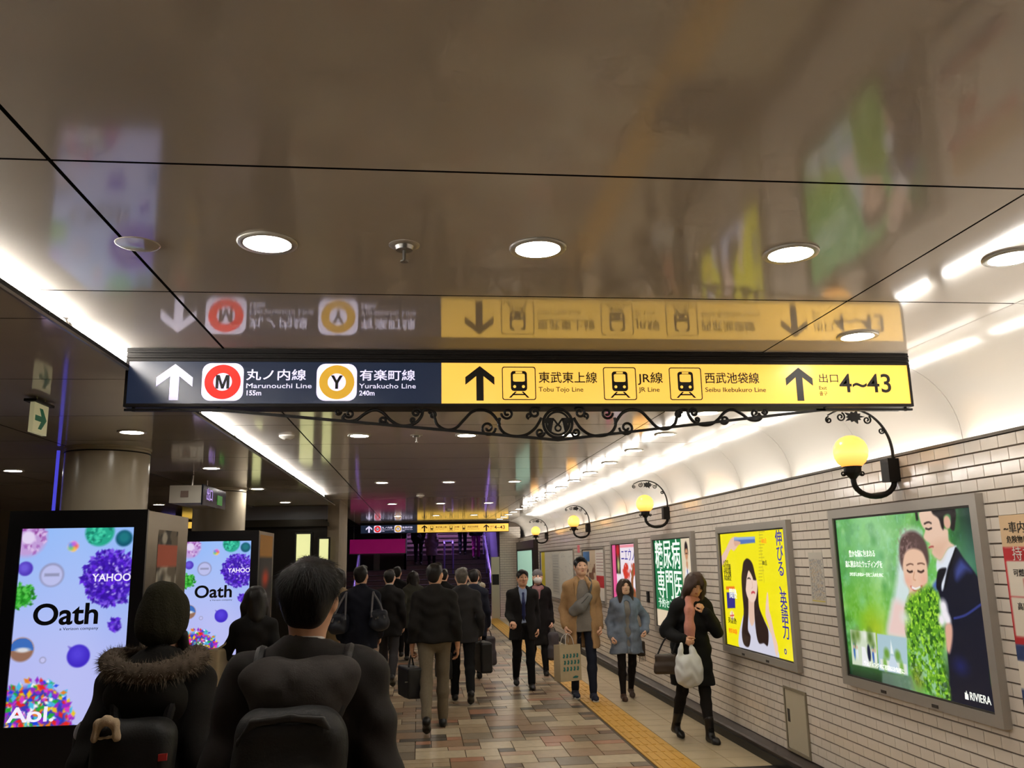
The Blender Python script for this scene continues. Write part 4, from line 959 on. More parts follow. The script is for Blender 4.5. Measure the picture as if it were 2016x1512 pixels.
cv = Canvas(140, 80, c255(206, 204, 196)); cv.poly([(-.1, -.1), (.03, -.1), (.03, 1.1), (-.1, 1.1)], c255(70, 74, 120)); cv.poly([(.05, -.1), (.17, -.1), (.17, 1.1), (.05, 1.1)], c255(206, 186, 40)); 
pr = random.Random(9)
for _ in range(46):
    x_, y_ = pr.uniform(.2, .98), pr.uniform(.05, .95); cv.line([(x_, y_), (x_+pr.uniform(-.12, .12), y_+pr.uniform(-.1, .1))], .003, pr.choice([c255(170, 168, 162), c255(186, 180, 170), c255(160, 164, 172)])); cv.poly([(.42, .08), (.62, .08), (.62, .9), (.42, .9)], c255(190, 190, 184), .01, .7)
for k_ in range(24): cv.line([(.44, .12+k_*.032), (.60, .12+k_*.032)], .003, c255(130, 130, 130))
wall_poster('map_board', 'long pale map board with a yellow edge far along the wall', 16.6, 21.3, .80, 1.88, cv, M_paper, cat='map board', fw=.03, proud=.03)
fb = MB().box(WR-.012, WR-.001, 15.95, 16.2, 1.20, 1.32).build('small_sign', mat('small_sign_red', rgb(190, 50, 60), rough=.5)); tag(fb, 'small red plate on the wall left of the tan coat', 'sign')
fb = MB().box(WR-.012, WR-.001, 16.0, 16.2, 1.78, 1.92).build('small_sign', mat('small_sign_pink', rgb(214, 110, 120), rough=.5)); tag(fb, 'small pink plate high beside the map board', 'sign')
sw = empty('wall_switch', (WR, 11.22, 1.10), 0, 'small dark wall switch between the pink and green posters', 'switch')
MB().box(WR-.02, WR-.001, 11.17, 11.27, 1.10, 1.24).build('plate', M_hdr, sw); MB().box(WR-.03, WR-.02, 11.20, 11.24, 1.14, 1.20).build('key', M_steel, sw)
ad = empty('access_door', (WR, 6.88, .14), 0, 'cream metal access door low in the tiled wall', 'access door')
M_ad = mat('access_door_paint', rgb(198, 188, 164), rough=.45)
MB().ring([(6.67, .135), (7.09, .135), (7.09, .632), (6.67, .632)], [(6.69, .155), (7.07, .155), (7.07, .612), (6.69, .612)], (WR+.004, 0, 0), (0, 1, 0), EZ, (-.018, 0, 0)).build('frame', mat('access_frame', rgb(150, 140, 120), rough=.4, metal=.3), ad)
dl = MB().box(WR-.008, WR+.004, 6.694, 7.066, .159, .608).build('leaf', M_ad, ad)
MB().box(WR-.0095, WR-.008, 7.0, 7.045, .36, .46).build('latch', M_slot, dl)
dc = empty('display_case', (WR, 23.6, .7), 0, 'dark display case with a pale green lit window at the wall end', 'display case')
MB().box(WR-.12, WR, 21.7, 25.6, .75, 2.16).build('case', mat('case_dark', rgb(40, 30, 30), rough=.3), dc)
MB().box(WR-.125, WR-.12, 21.95, 25.3, .95, 1.9).build('window', mat('case_light', rgb(170, 210, 190), emit=rgb(160, 205, 185), strength=.55), dc)
MB().ring([(21.9, .9), (25.35, .9), (25.35, 1.95), (21.9, 1.95)], [(21.95, .95), (25.3, .95), (25.3, 1.9), (21.95, 1.9)], (WR-.135, 0, 0), (0, 1, 0), EZ, (.015, 0, 0)).build('window_frame', M_hdr, dc)
tm_ = empty('call_post', (2.28, 25.6, 0), 0, 'slim pale post with a dark screen at the foot of the stairs', 'post')
MB().box(2.12, 2.36, 25.5, 25.66, 0, 1.75).build('body', mat('post_cream', rgb(190, 182, 160), rough=.5), tm_); MB().box(2.14, 2.34, 25.49, 25.5, .95, 1.25).build('screen', M_hdr, tm_)

# ---------------------------------------------------------------- digital screens on the columns
def screen_canvas():
    cv = Canvas(168, 296, c255(176, 186, 246)); A = .72/1.26
    cv.mix(np.clip(1-cv.y*1.4, 0, 1), c255(150, 190, 252)); cv.mix(np.clip(cv.y*1.2-.5, 0, 1), c255(196, 194, 246)); cv.mix(np.clip(cv.noise(2, 3, 2)-.4, 0, 1)*.5, c255(210, 214, 255))
    C_ = lambda u, v, r, c, s=.08, al=1.: cv.ell(u, v, r, r*A, c, s, alpha=al)
    def burst(u, v, r, cols, n, seed, sz=.02):
        g_ = random.Random(seed)
        for _ in range(n):
            a_, d_ = g_.uniform(0, 6.283), r*math.sqrt(g_.random())*1.02; x_, y_ = u+d_*math.cos(a_), v+d_*math.sin(a_)*A
            t_ = g_.uniform(0, 3.14); w_ = sz*g_.uniform(.7, 1.5)
            pts = [(x_+w_*math.cos(t_+k_*1.571)*(1 if k_ % 2 else .6), y_+A*w_*math.sin(t_+k_*1.571)*(1 if k_ % 2 else .6)) for k_ in range(4)]
            x0_, x1_ = max(0, int((x_-.05)*cv.w)), min(cv.w, int((x_+.05)*cv.w)+1); y0_, y1_ = max(0, int((y_-.04)*cv.h)), min(cv.h, int((y_+.04)*cv.h)+1)
            if x1_ <= x0_ or y1_ <= y0_: continue
            sub = Canvas.__new__(Canvas); sub.a = cv.a[y0_:y1_, x0_:x1_]; sub.x = cv.x[y0_:y1_, x0_:x1_]; sub.y = cv.y[y0_:y1_, x0_:x1_]; sub.asp = cv.asp; sub.w, sub.h = cv.w, cv.h
            sub.poly(pts, g_.choice(cols), .004); cv.a[y0_:y1_, x0_:x1_] = sub.a
    C_(.05, .05, .17, c255(196, 160, 220), .15); burst(.05, .05, .16, [c255(150, 70, 160), c255(220, 190, 236), c255(170, 110, 190)], 70, 1); C_(.06, .05, .06, c255(230, 214, 246), .2)
    C_(.69, .025, .13, c255(40, 170, 140), .1); burst(.69, .03, .11, [c255(70, 210, 170), c255(24, 130, 110)], 40, 2)
    C_(.91, .06, .075, c255(16, 84, 110), .15); C_(.91, .055, .05, c255(30, 120, 130), .4)
    C_(.46, .098, .05, c255(240, 200, 220), .15)
    for k_, c_ in enumerate((c255(240, 90, 80), c255(240, 200, 60), c255(90, 200, 120), c255(80, 140, 240), c255(190, 90, 220))): C_(.46+.025*math.cos(k_*1.257), .098+.025*A*math.sin(k_*1.257), .022, c_, .6, .8)
    C_(.06, .21, .065, c255(84, 60, 190), .12); C_(.05, .205, .04, c255(110, 90, 220), .5)
    C_(.295, .245, .108, c255(150, 152, 190), .1); C_(.295, .247, .092, c255(190, 194, 240), .1); cv.poly([(.23, .236), (.36, .236), (.36, .252), (.23, .252)], c255(150, 152, 186), .004)
    PUR = [c255(70, 30, 190), c255(96, 40, 224), c255(50, 16, 150), c255(130, 90, 236), c255(60, 24, 170)]
    C_(.82, .265, .215, c255(58, 20, 168), .08); burst(.82, .265, .255, PUR, 420, 4, .022); burst(.84, .25, .18, [c255(190, 180, 250)], 36, 14, .013)
    C_(.045, .35, .09, c255(40, 150, 40), .1); burst(.045, .35, .115, [c255(50, 170, 50), c255(30, 120, 30), c255(90, 200, 80)], 90, 5)
    C_(.89, .515, .05, c255(96, 70, 200), .2); burst(.88, .505, .055, PUR, 30, 6)
    C_(.09, .62, .105, c255(150, 110, 90), .1); cv.mix((np.hypot((cv.x-.09), (cv.y-.62)/A) < .1)*(cv.y < .625)*1., c255(60, 110, 190)); cv.ell(.1, .622, .06, .012, c255(220, 220, 225), .4)
    C_(.28, .675, .03, c255(160, 160, 196), .2); C_(.28, .675, .02, c255(198, 198, 244), .2)
    cv.poly([(.49, .61), (.56, .625), (.53, .645)], c255(96, 70, 200), .006); C_(.585, .66, .10, c255(66, 44, 200), .08); C_(.575, .65, .06, c255(90, 70, 226), .6, .8)
    C_(.95, .70, .08, c255(30, 80, 170), .12); C_(.96, .695, .05, c255(80, 130, 220), .6, .8)
    BR = [c255(230, 40, 40), c255(30, 70, 230), c255(240, 200, 30), c255(40, 170, 60), c255(220, 60, 200), c255(240, 130, 30), c255(70, 190, 230), c255(150, 40, 200), c255(250, 250, 250)]
    C_(.22, .98, .31, c255(60, 60, 180), .1); burst(.22, .98, .36, BR, 520, 7, .028)
    return cv
kv = screen_canvas()
SCM = kv.mesh('screen', .722, 1.262, M_screen)
M_bez = mat('kiosk_black', rgb(22, 20, 24), rough=.3)
M_txt_k = mat('screen_black', rgb(14, 14, 18), rough=.5)
M_txt_w = mat('screen_white', (1, 1, 1), emit=rgb(232, 228, 250), strength=.95, sample=False)
M_side = mat('kiosk_side_steel', rgb(128, 116, 98), rough=.3, metal=.7)
def kiosk(xc, yf, lab, stickers):
    e = empty('digital_signage_kiosk', (xc, yf, 0), 0, lab, 'display screen')
    x0, x1 = xc-.446, xc+.446
    MB().box(x0, x1, yf+.03, yf+1.05, 0, 2.07).build('housing', M_side, e)
    MB().ring([(x0, 0), (x1, 0), (x1, 2.077), (x0, 2.077)], [(xc-.361, .697), (xc+.361, .697), (xc+.361, 1.958), (xc-.361, 1.958)], (0, yf, 0), EX, EZ, (0, .03, 0)).build('bezel', M_bez, e)
    s_ = place('screen', SCM, e); s_.matrix_basis = wm(e).inverted() @ frame_matrix((xc, yf+.012, 1.3275), EX, EZ)
    W, H = .722, 1.262
    UV = lambda u, v: (xc-W/2+u*W, yf+.0105, 1.3275+H/2-v*H)
    text('Oath', .19, M_txt_k, UV(.155, .452), EX, EZ, s_, bold=.004, fit=.57*W); text('a Verizon company', .026, M_txt_k, UV(.40, .522), EX, EZ, s_, fit=.34*W)
    text('YAHOO', .07, M_txt_w, UV(.655, .265), EX, EZ, s_, bold=.001, fit=.345*W)
    text('Aol.', .13, M_txt_w, UV(.02, .945), EX, EZ, s_, bold=.002, fit=.40*W)
    # posters and stickers on the steel side that faces the passage
    if stickers:
        cs = Canvas(30, 90, c255(110, 100, 86)); cs.mix(np.clip((cs.noise(12, 71, 2)-.5)*9, 0, 1), c255(60, 58, 56)); cs.mix(np.clip((cs.noise(9, 72, 2)-.55)*9, 0, 1), c255(190, 186, 176)); cs.poly([(-.1, .1), (1.1, .1), (1.1, .24), (-.1, .24)], c255(196, 96, 70)); cs.poly([(.45, .42), (1.05, .42), (1.05, .56), (.45, .56)], c255(214, 170, 40)); cs.poly([(.4, .7), (1.0, .7), (1.0, .8), (.4, .8)], c255(214, 170, 40))
        me = cs.mesh('sticker_sheet', .5, 1.1, M_paper)
        o = place('sticker_sheet', me, e); o.matrix_basis = wm(e).inverted() @ frame_matrix((x1+.0015, yf+.52, 1.40), (0, 1, 0), EZ)
    else:
        cs = Canvas(30, 90, c255(38, 34, 34)); cs.poly([(-.1, -.1), (1.1, -.1), (1.1, .14), (-.1, .14)], c255(196, 140, 50)); cs.ell(.5, .27, .25, .05, c255(220, 70, 30), .6); cs.mix(np.clip((cs.noise(12, 74, 2)-.6)*9, 0, 1)*(cs.y > .4), c255(80, 70, 76))
        me = cs.mesh('side_poster', .86, 1.9, M_paper)
        o = place('side_poster', me, e); o.matrix_basis = wm(e).inverted() @ frame_matrix((x1+.0015, yf+.52, 1.08), (0, 1, 0), EZ)
    return e
kiosk(-2.29, 6.1, 'nearest tall digital screen with coloured spheres, at the left edge', True)
kiosk(-2.29, 10.25, 'second tall digital screen with coloured spheres, beyond the fur hood', False)
M_colm = mat('column_cladding', rgb(176, 164, 144), rough=.22, spec=.6, var=.04, vscale=2)
M_blue = mat('blue_led', rgb(70, 70, 220), emit=rgb(84, 80, 235), strength=.7)
for k_, (yc, lab) in enumerate(((7.55, 'round beige column behind the nearest screen with a blue light line'), (11.75, 'round beige column behind the second screen'), (3.2, 'round beige column left of the passage, outside the picture'))):
    if k_ == 2: continue
    e = empty('column', (-2.64, yc, 0), 0, lab, 'column')
    MB().lathe([(.36, 0), (.36, .12), (.335, .14), (.335, SOFF-.02), (.345, SOFF-.018), (.345, SOFF)], (-2.64, yc, 0), 40).build('shaft', M_colm, e, True)
    MB().lathe([(.337, SOFF-.05), (.34, SOFF-.045), (.337, SOFF-.04)], (-2.64, yc, 0), 40).build('shadow_gap', M_hdr, e, True)
    if k_ == 0: MB().box(-3.02, -3.0, yc-.10, yc-.08, .1, SOFF-.02).build('light_line', M_blue, e)
# ---------------------------------------------------------------- implicit-surface modeller (bodies, clothes, hair, bags)
def _np(v): return np.array(v, dtype=np.float32)
def rotx(a): c, s = math.cos(a), math.sin(a); return np.array([[1, 0, 0], [0, c, -s], [0, s, c]])
def roty(a): c, s = math.cos(a), math.sin(a); return np.array([[c, 0, s], [0, 1, 0], [-s, 0, c]])
def rotz(a): c, s = math.cos(a), math.sin(a); return np.array([[c, -s, 0], [s, c, 0], [0, 0, 1]])
class Sdf:
    def __init__(s, vox): s.vox = vox; s.p = []
    def cap(s, a, b, r1, r2=None, k=.02, flat=1., op='add'):
        s.p.append(('cap', _np(a), _np(b), r1, r1 if r2 is None else r2, flat, k, op)); return s
    def chain(s, pts, rs, k=.02, flat=1., op='add'):
        for (a, b), (r1, r2) in zip(zip(pts[:-1], pts[1:]), zip(rs[:-1], rs[1:])): s.cap(a, b, r1, r2, k, flat, op)
        return s
    def ell(s, c, r, R=None, k=.02, op='add'):
        s.p.append(('ell', _np(c), _np(r), None if R is None else np.asarray(R, np.float32), 0, 0, k, op)); return s
    def box(s, c, h, R=None, rad=.01, k=.01, op='add'):
        s.p.append(('box', _np(c), _np(h), None if R is None else np.asarray(R, np.float32), rad, 0, k, op)); return s
    def plane(s, pt, nrm, k=.004):
        """keep the side the normal points away from"""
        s.p.append(('plane', _np(pt), _np(nrm)/np.linalg.norm(nrm), None, 0, 0, k, 'int')); return s
    def bounds(s):
        lo, hi = _np([9, 9, 9]), _np([-9, -9, -9])
        for t, a, b, c, d, e, k, op in s.p:
            if op != 'add': continue
            l, h = s._bb(t, a, b, c, d, e); lo = np.minimum(lo, l); hi = np.maximum(hi, h)
        return lo-.03, hi+.03
    def _bb(s, t, a, b, c, d, e):
        if t == 'cap':
            r = max(c, d); r3 = _np([r, r*max(1, e), r]); return np.minimum(a, b)-r3, np.maximum(a, b)+r3
        r = np.abs(b) if c is None else np.abs(c) @ np.abs(b)
        return a-r-(d or 0)*.2, a+r+(d or 0)*.2
    def mesh_data(s, disp=None, amp=0.):
        v = s.vox; lo, hi = s.bounds()
        n = np.ceil((hi-lo)/v).astype(int)+2
        D = np.full(tuple(n), .5, np.float32)
        ax = [lo[i]+v*np.arange(n[i], dtype=np.float32) for i in range(3)]
        for t, a, b, c, d, e, k, op in s.p:
            if t == 'plane':
                f = (ax[0][:, None, None]-a[0])*b[0]+(ax[1][None, :, None]-a[1])*b[1]+(ax[2][None, None, :]-a[2])*b[2]
                D = np.maximum(D, f); continue
            l, h = s._bb(t, a, b, c, d, e); pad = k+3*v
            i0 = np.clip(np.floor((l-pad-lo)/v).astype(int), 0, n-1); i1 = np.clip(np.ceil((h+pad-lo)/v).astype(int)+1, 1, n)
            if np.any(i1 <= i0): continue
            sl = tuple(slice(i0[q], i1[q]) for q in range(3))
            X = ax[0][sl[0]][:, None, None]-a[0]; Y = ax[1][sl[1]][None, :, None]-a[1]; Z = ax[2][sl[2]][None, None, :]-a[2]
            if t == 'cap':
                B = b-a; L2 = float(B @ B)+1e-9
                tt = np.clip((X*B[0]+Y*B[1]+Z*B[2])/L2, 0, 1)
                d0 = np.sqrt((X-tt*B[0])**2+((Y-tt*B[1])/e)**2+(Z-tt*B[2])**2)-(c+(d-c)*tt)
            else:
                if c is not None:
                    R = c; Xr = X*R[0, 0]+Y*R[1, 0]+Z*R[2, 0]; Yr = X*R[0, 1]+Y*R[1, 1]+Z*R[2, 1]; Zr = X*R[0, 2]+Y*R[1, 2]+Z*R[2, 2]
                else:
                    Xr, Yr, Zr = X, Y, Z
                if t == 'ell':
                    k0 = np.sqrt((Xr/b[0])**2+(Yr/b[1])**2+(Zr/b[2])**2); k1 = np.sqrt((Xr/b[0]**2)**2+(Yr/b[1]**2)**2+(Zr/b[2]**2)**2)+1e-6
                    d0 = k0*(k0-1)/k1
                else:
                    qx, qy, qz = np.abs(Xr)-b[0]+d, np.abs(Yr)-b[1]+d, np.abs(Zr)-b[2]+d
                    d0 = np.sqrt(np.maximum(qx, 0)**2+np.maximum(qy, 0)**2+np.maximum(qz, 0)**2)+np.minimum(np.maximum(qx, np.maximum(qy, qz)), 0)-d
            S_ = D[sl]
            if op == 'add':
                hh = np.maximum(k-np.abs(S_-d0), 0)/k; D[sl] = np.minimum(S_, d0)-hh*hh*k*.25
            else:
                d0 = -d0; hh = np.maximum(k-np.abs(S_-d0), 0)/k; D[sl] = np.maximum(S_, d0)+hh*hh*k*.25
        if amp > 0:
            X = ax[0][:, None, None]; Y = ax[1][None, :, None]; Z = ax[2][None, None, :]
            D += disp(X, Y, Z).astype(np.float32)*amp
        D[0] = D[-1] = .5; D[:, 0] = D[:, -1] = .5; D[:, :, 0] = D[:, :, -1] = .5
        return surfnet(D, lo, v)
def surfnet(D, lo, v):
    ins = D < 0
    m = np.zeros(tuple(q-1 for q in D.shape), np.int8)
    nx, ny, nz = D.shape
    for i in (0, 1):
        for j in (0, 1):
            for k in (0, 1): m += ins[i:nx-1+i, j:ny-1+j, k:nz-1+k]
    act = (m > 0) & (m < 8); cells = np.argwhere(act); idx = np.full(act.shape, -1, np.int32); idx[act] = np.arange(len(cells))
    P = np.zeros((len(cells), 3), np.float32); W = np.zeros(len(cells), np.float32)
    cor = [(i, j, k) for i in (0, 1) for j in (0, 1) for k in (0, 1)]
    val = {c: D[cells[:, 0]+c[0], cells[:, 1]+c[1], cells[:, 2]+c[2]] for c in cor}
    for a in cor:
        for q in range(3):
            if a[q] == 0:
                b = list(a); b[q] = 1; b = tuple(b); da, db = val[a], val[b]; cr = (da < 0) != (db < 0)
                t = np.where(cr, da/np.where(cr, da-db, 1), 0)
                pos = np.tile(_np(a), (len(cells), 1)); pos[:, q] += t
                P += pos*cr[:, None]; W += cr
    V = lo+v*(cells+P/W[:, None])
    F = []
    for q in range(3):
        s0 = [slice(None)]*3; s1 = [slice(None)]*3; s0[q] = slice(0, -1); s1[q] = slice(1, None)
        e = ins[tuple(s0)] != ins[tuple(s1)]; E_ = np.argwhere(e); fl = ins[tuple(s0)][e]
        o1, o2 = [(1, 2), (2, 0), (0, 1)][q]
        ok = (E_[:, o1] > 0) & (E_[:, o2] > 0) & (E_[:, o1] < D.shape[o1]-1) & (E_[:, o2] < D.shape[o2]-1); E_, fl = E_[ok], fl[ok]
        def at(d1, d2):
            c = E_.copy(); c[:, o1] -= d1; c[:, o2] -= d2; return idx[c[:, 0], c[:, 1], c[:, 2]]
        Q = np.stack([at(1, 1), at(0, 1), at(0, 0), at(1, 0)], 1)
        Q = np.where(fl[:, None], Q, Q[:, ::-1]); F.append(Q)
    F = np.concatenate(F); F = F[(F >= 0).all(1)]
    return V, F
def wrinkle(seed, fx=19., fz=24.):
    r = np.random.RandomState(seed); ph = r.rand(8)*6.28
    def f(X, Y, Z):
        a = np.sin(Z*fz*1.9+X*fx*.6+ph[0]+1.6*np.sin(X*fx+Y*9+ph[1])+np.sin(Z*7+ph[6]))
        b = np.sin(Z*fz*.8-X*fx*1.1+Y*11+ph[2]+1.2*np.sin(Z*fz*.9+ph[3]))
        return .55*a+.45*b
    return f
def strands(seed, f=70.):
    ph = np.random.RandomState(seed).rand(4)*6.28
    def g(X, Y, Z): return .6*np.sin(X*f+2*np.sin(Z*13+ph[0])+ph[1])+.4*np.sin(Y*f*.9+X*30+ph[2])
    return g
def join(L):
    V = np.concatenate([v for v, f in L]); b = 0; F = []
    for v, f in L: F.append(f+b); b += len(v)
    return V, np.concatenate(F)
def sdf_obj(name, data, m, parent):
    me = mesh_from(name, data[0], data[1], m, True)
    return place(name, me, parent)

M_skin = mat('skin', rgb(228, 182, 154), rough=.5, var=.05, vscale=20)
M_skin2 = mat('skin_warm', rgb(212, 162, 130), rough=.5, var=.05, vscale=20)
M_hairk = mat('hair_black', rgb(22, 18, 17), rough=.45, spec=.4, bump=.12, bscale=90)
M_hairb = mat('hair_brown', rgb(58, 38, 28), rough=.45, spec=.4, bump=.12, bscale=90)
M_hairg = mat('hair_grey', rgb(96, 90, 84), rough=.5, bump=.12, bscale=90, var=.4, vscale=30)
M_eye = mat('eye_dark', rgb(24, 18, 16), rough=.2)
M_brow = mat('brow_dark', rgb(40, 28, 24), rough=.7)
M_lip = mat('lips', rgb(176, 96, 84), rough=.45)
def cloth(name, r, g, b, rough=.85, var=.06, bump=.15, vscale=60., bscale=260.):
    return mat('cloth_'+name, rgb(r, g, b), rough=rough, spec=.25, var=var, vscale=vscale, bump=bump, bscale=bscale)
eyeM = MB().lathe([(.0001, -1), (.6, -.8), (1, 0), (.6, .8), (.0001, 1)], seg=10).mesh('eye', M_eye, True)
browM = MB().lathe([(.0001, -1), (.6, -.8), (1, 0), (.6, .8), (.0001, 1)], seg=8).mesh('eyebrow', M_brow, True)
lipM = MB().lathe([(.0001, -1), (.6, -.8), (1, 0), (.6, .8), (.0001, 1)], seg=10).mesh('lips', M_lip, True)

class Body:
    """skeleton + pose; local frame: forward +y, right +x, feet on z = 0"""
    def __init__(s, h=1.7, fem=False, legs=((10, 4), (-12, 20)), lean=0., wrists=None, head=(0, 0, 0), build=1., grip=(35, 35), stance=.09, poles=(None, None), palms=(None, None)):
        s.h = h; k = h/1.72; s.k = k; s.fem = fem; s.build = build; s.grip = grip
        s.lean = math.radians(lean); s.R = rotx(-s.lean)
        sh = (.142 if fem else .163)*k*build; s.sh = sh
        # legs (right first): thigh angle forward, knee flexion
        L1 = L2 = .415*k; dr = []; an = []
        for (a, b) in legs:
            a, b = math.radians(a), math.radians(b)
            kn = np.array([0, L1*math.sin(a), -L1*math.cos(a)]); ak = kn+np.array([0, L2*math.sin(a-b), -L2*math.cos(a-b)]); dr.append((kn, ak))
        hipz = max(-d[1][2] for d in dr)+.078*k
        s.hip = np.array([0, 0, hipz]); s.leg = []
        for sd, (kn, ak) in zip((1, -1), dr):
            o = np.array([sd*stance*k, 0, hipz]); K, A = o+kn, o+ak; A = A+np.array([0, 0, 0])
            lift = max(0., A[2]-.078*k); pit = math.asin(min(.95, lift/(.16*k)))
            s.leg.append((o, K, A, pit))
        up = lambda x, y, z: s.hip+s.R @ (np.array([x, y, z])*k)
        s.up = up
        s.waist, s.chest, s.neck0, s.neck1 = up(0, 0, .20), up(0, .0, .38), up(0, -.005, .50), up(0, .012, .624)
        s.shl = [up(sd*sh/k, -.005, .448) for sd in (1, -1)]
        hy, hp, hr = [math.radians(q) for q in head]
        s.HR = s.R @ rotz(hy) @ rotx(hp) @ roty(hr) if lean == 0 else rotz(hy) @ rotx(hp) @ roty(hr)
        s.hc = s.neck1+s.HR @ (np.array([0, .014, .072])*k)
        # arms by two-bone reach: wrists in the torso frame (relative to the hip)
        wr = wrists or ((.215, .06, -.03), (.215, -.02, -.03)); s.arm = []
        for n, sd in enumerate((1, -1)):
            S0 = s.shl[n]; w = wr[n]; T = up(sd*w[0], w[1], w[2])
            U, Fl = .285*k, .25*k; d = T-S0; dl = np.linalg.norm(d); dl2 = min(dl, (U+Fl)*.995); T = S0+d/dl*dl2; d = d/dl
            c = (U*U+dl2*dl2-Fl*Fl)/(2*U*dl2); pole = np.array(poles[n] if poles[n] else (sd*.22, -.95, -.1), float); pole = pole-d*(pole @ d); pole /= np.linalg.norm(pole)+1e-9
            E = S0+d*(U*c)+pole*(U*math.sqrt(max(0, 1-c*c)))
            s.arm.append((S0, E, T))
        s.palms = palms
    def H(s, x, y, z): return s.hc+s.HR @ (np.array([x, y, z])*s.k)
    # ---- volumes
    def torso(s, S, g=0., bot=None):
        k, b, R = s.k, s.build, s.R; f = s.fem
        S.ell(s.up(0, -.012, .03), (np.array([.162 if f else .155, .112, .115])*k*b)+g, R, .05)
        S.ell(s.up(0, 0, .20), (np.array([.122 if f else .142, .092, .16])*k*b)+g, R, .06)
        S.ell(s.up(0, .0, .37), (np.array([.148 if f else .172, .105, .155])*k*b)+g, R, .06)
        S.cap(s.shl[0]*.75+s.shl[1]*.25, s.shl[1]*.75+s.shl[0]*.25, .060*k+g, None, .05)
        S.cap(s.up(0, -.01, .44), s.up(0, -.005, .53), .085*k+g*.8, .055*k+g*.4, .05)
        [S.cap(s.shl[n]*.85+s.neck0*.15, s.neck0+np.array([0, -.005, .035])*k, .042*k+g*.7, .044*k+g*.3, .05) for n in (0, 1)]
        if f: [S.ell(s.up(sd*.062, .085, .345), np.array([.056, .045, .055])*k+g, R, .04) for sd in (1, -1)]
    def arms(s, S, g=0., g2=None, which=(0, 1), cut=1.):
        k, b = s.k, s.build; g2 = g if g2 is None else g2
        for n in which:
            S0, E, T = s.arm[n]; r = .85 if s.fem else 1.
            S.ell(S0, np.array([.055, .056, .056])*k*r+g, None, .04)
            S.cap(S0, E, .05*k*r+g, .04*k*r+g, .03); S.cap(E, E+(T-E)*cut, .04*k*r+g, (.028*k*r+g2), .02)
    def legs_v(s, S, g=0., g2=None, low=1.):
        k = s.k; g2 = g if g2 is None else g2; r = .92 if s.fem else 1.
        for o, K, A, pit in s.leg:
            S.cap(o, K, .083*k*r+g, .056*k*r+g, .03); C_ = K+(A-K)*.3+np.array([0, -.012, 0])*k
            if low > .3: S.cap(K, C_, .054*k*r+g, .056*k*r+g, .03); S.cap(C_, K+(A-K)*low, .056*k*r+g, (.036*k*r+g2)+(.02*k*(1-low)), .02)
            elif low > 0: S.cap(K, K+(A-K)*low, .054*k*r+g, .052*k*r+g, .03)
    def head_data(s, vox=.0055):
        k, H = s.k, s.H; S = Sdf(vox)
        S.ell(H(0, -.008, .018), np.array([.073, .092, .088])*k, s.HR, .02)
        S.ell(H(0, .03, -.025), np.array([.060, .060, .078])*k, s.HR, .04)
        S.cap(H(-.022, .045, -.078), H(.022, .045, -.078), .024*k, None, .03)              # chin
        for sd in (-1, 1):
            S.cap(H(sd*.056, -.005, -.03), H(sd*.03, .045, -.076), .02*k, .02*k, .03)       # jaw
            S.ell(H(sd*.036, .064, -.012), np.array([.022, .02, .02])*k, s.HR, .02)         # cheek
            S.cap(H(sd*.008, .08, .032), H(sd*.045, .066, .03), .009*k, .008*k, .02)        # brow
            S.ell(H(sd*.032, .09, .012), np.array([.016, .016, .010])*k, s.HR, .012, 'sub') # eye socket
            S.ell(H(sd*.031, .070, .011), np.array([.0125, .0125, .0125])*k, s.HR, .006)    # eyeball/lid
            S.ell(H(sd*.080, -.010, -.006), np.array([.011, .021, .033])*k, s.HR @ rotz(-sd*.35), .008)      # ear
        S.cap(H(0, .086, .022), H(0, .104, -.018), .0075*k, .011*k, .012); [S.ell(H(sd*.011, .093, -.022), np.array([.009, .01, .008])*k, s.HR, .008) for sd in (-1, 1)]
        S.ell(H(0, .082, -.046), np.array([.022, .012, .007])*k, s.HR, .008); S.ell(H(0, .081, -.057), np.array([.018, .011, .007])*k, s.HR, .008)
        S.chain([s.neck0+np.array([0, -.005, -.02]), s.neck1, s.H(0, -.015, -.03)], [.062*k, .052*k, .054*k] if not s.fem else [.055*k, .045*k, .048*k], .03)
        return S.mesh_data()
    def hand_data(s, n, vox=.0045):
        S0, E, T = s.arm[n]; k = s.k*(.9 if s.fem else 1); d = (T-E)/np.linalg.norm(T-E); sd = (1, -1)[n]
        pn = s.palms[n] if s.palms[n] is not None else (-sd, .15, 0)                        # palm faces the thigh
        pn = np.array(pn, float); pn -= d*(pn @ d); pn /= np.linalg.norm(pn)
        th = np.cross(d, pn)*(-sd)                                                          # thumb side (forward when hanging)
        th = th if th[1] > 0 or abs(th[1]) < .2 else -th
        g = math.radians(s.grip[n]); S = Sdf(vox)
        P = lambda a, b, c: T+(d*a+th*b+pn*c)*k
        S.cap(T-d*.07*k, T+d*.015*k, .026*k, .024*k, .02)
        for q, (w, L, bs) in enumerate(((.030, .085, .088), (.010, .095, .093), (-.010, .088, .090), (-.028, .068, .083))):
            S.cap(P(.012, w*.55, 0), P(bs, w, 0), .015*k, .0115*k, .014)                   # metacarpal
            p = np.array(P(bs, w, 0)); a = g*.8
            for seg, rr in ((.45, .0098), (.30, .0088), (.25, .0078)):
                v_ = d*math.cos(a)+pn*math.sin(a); p2 = p+v_*L*seg*k; S.cap(p, p2, rr*k, rr*.93*k, .004); p = p2; a += g
        t0 = P(.025, .028, .006); t1 = P(.062, .052, .016); t2 = P(.088, .052, .026+.02*math.sin(g)); t3 = P(.104, .044, .034+.03*math.sin(g))
        S.chain([t0, t1, t2, t3], [.016*k, .0118*k, .0105*k, .0085*k], .008)
        return S.mesh_data()
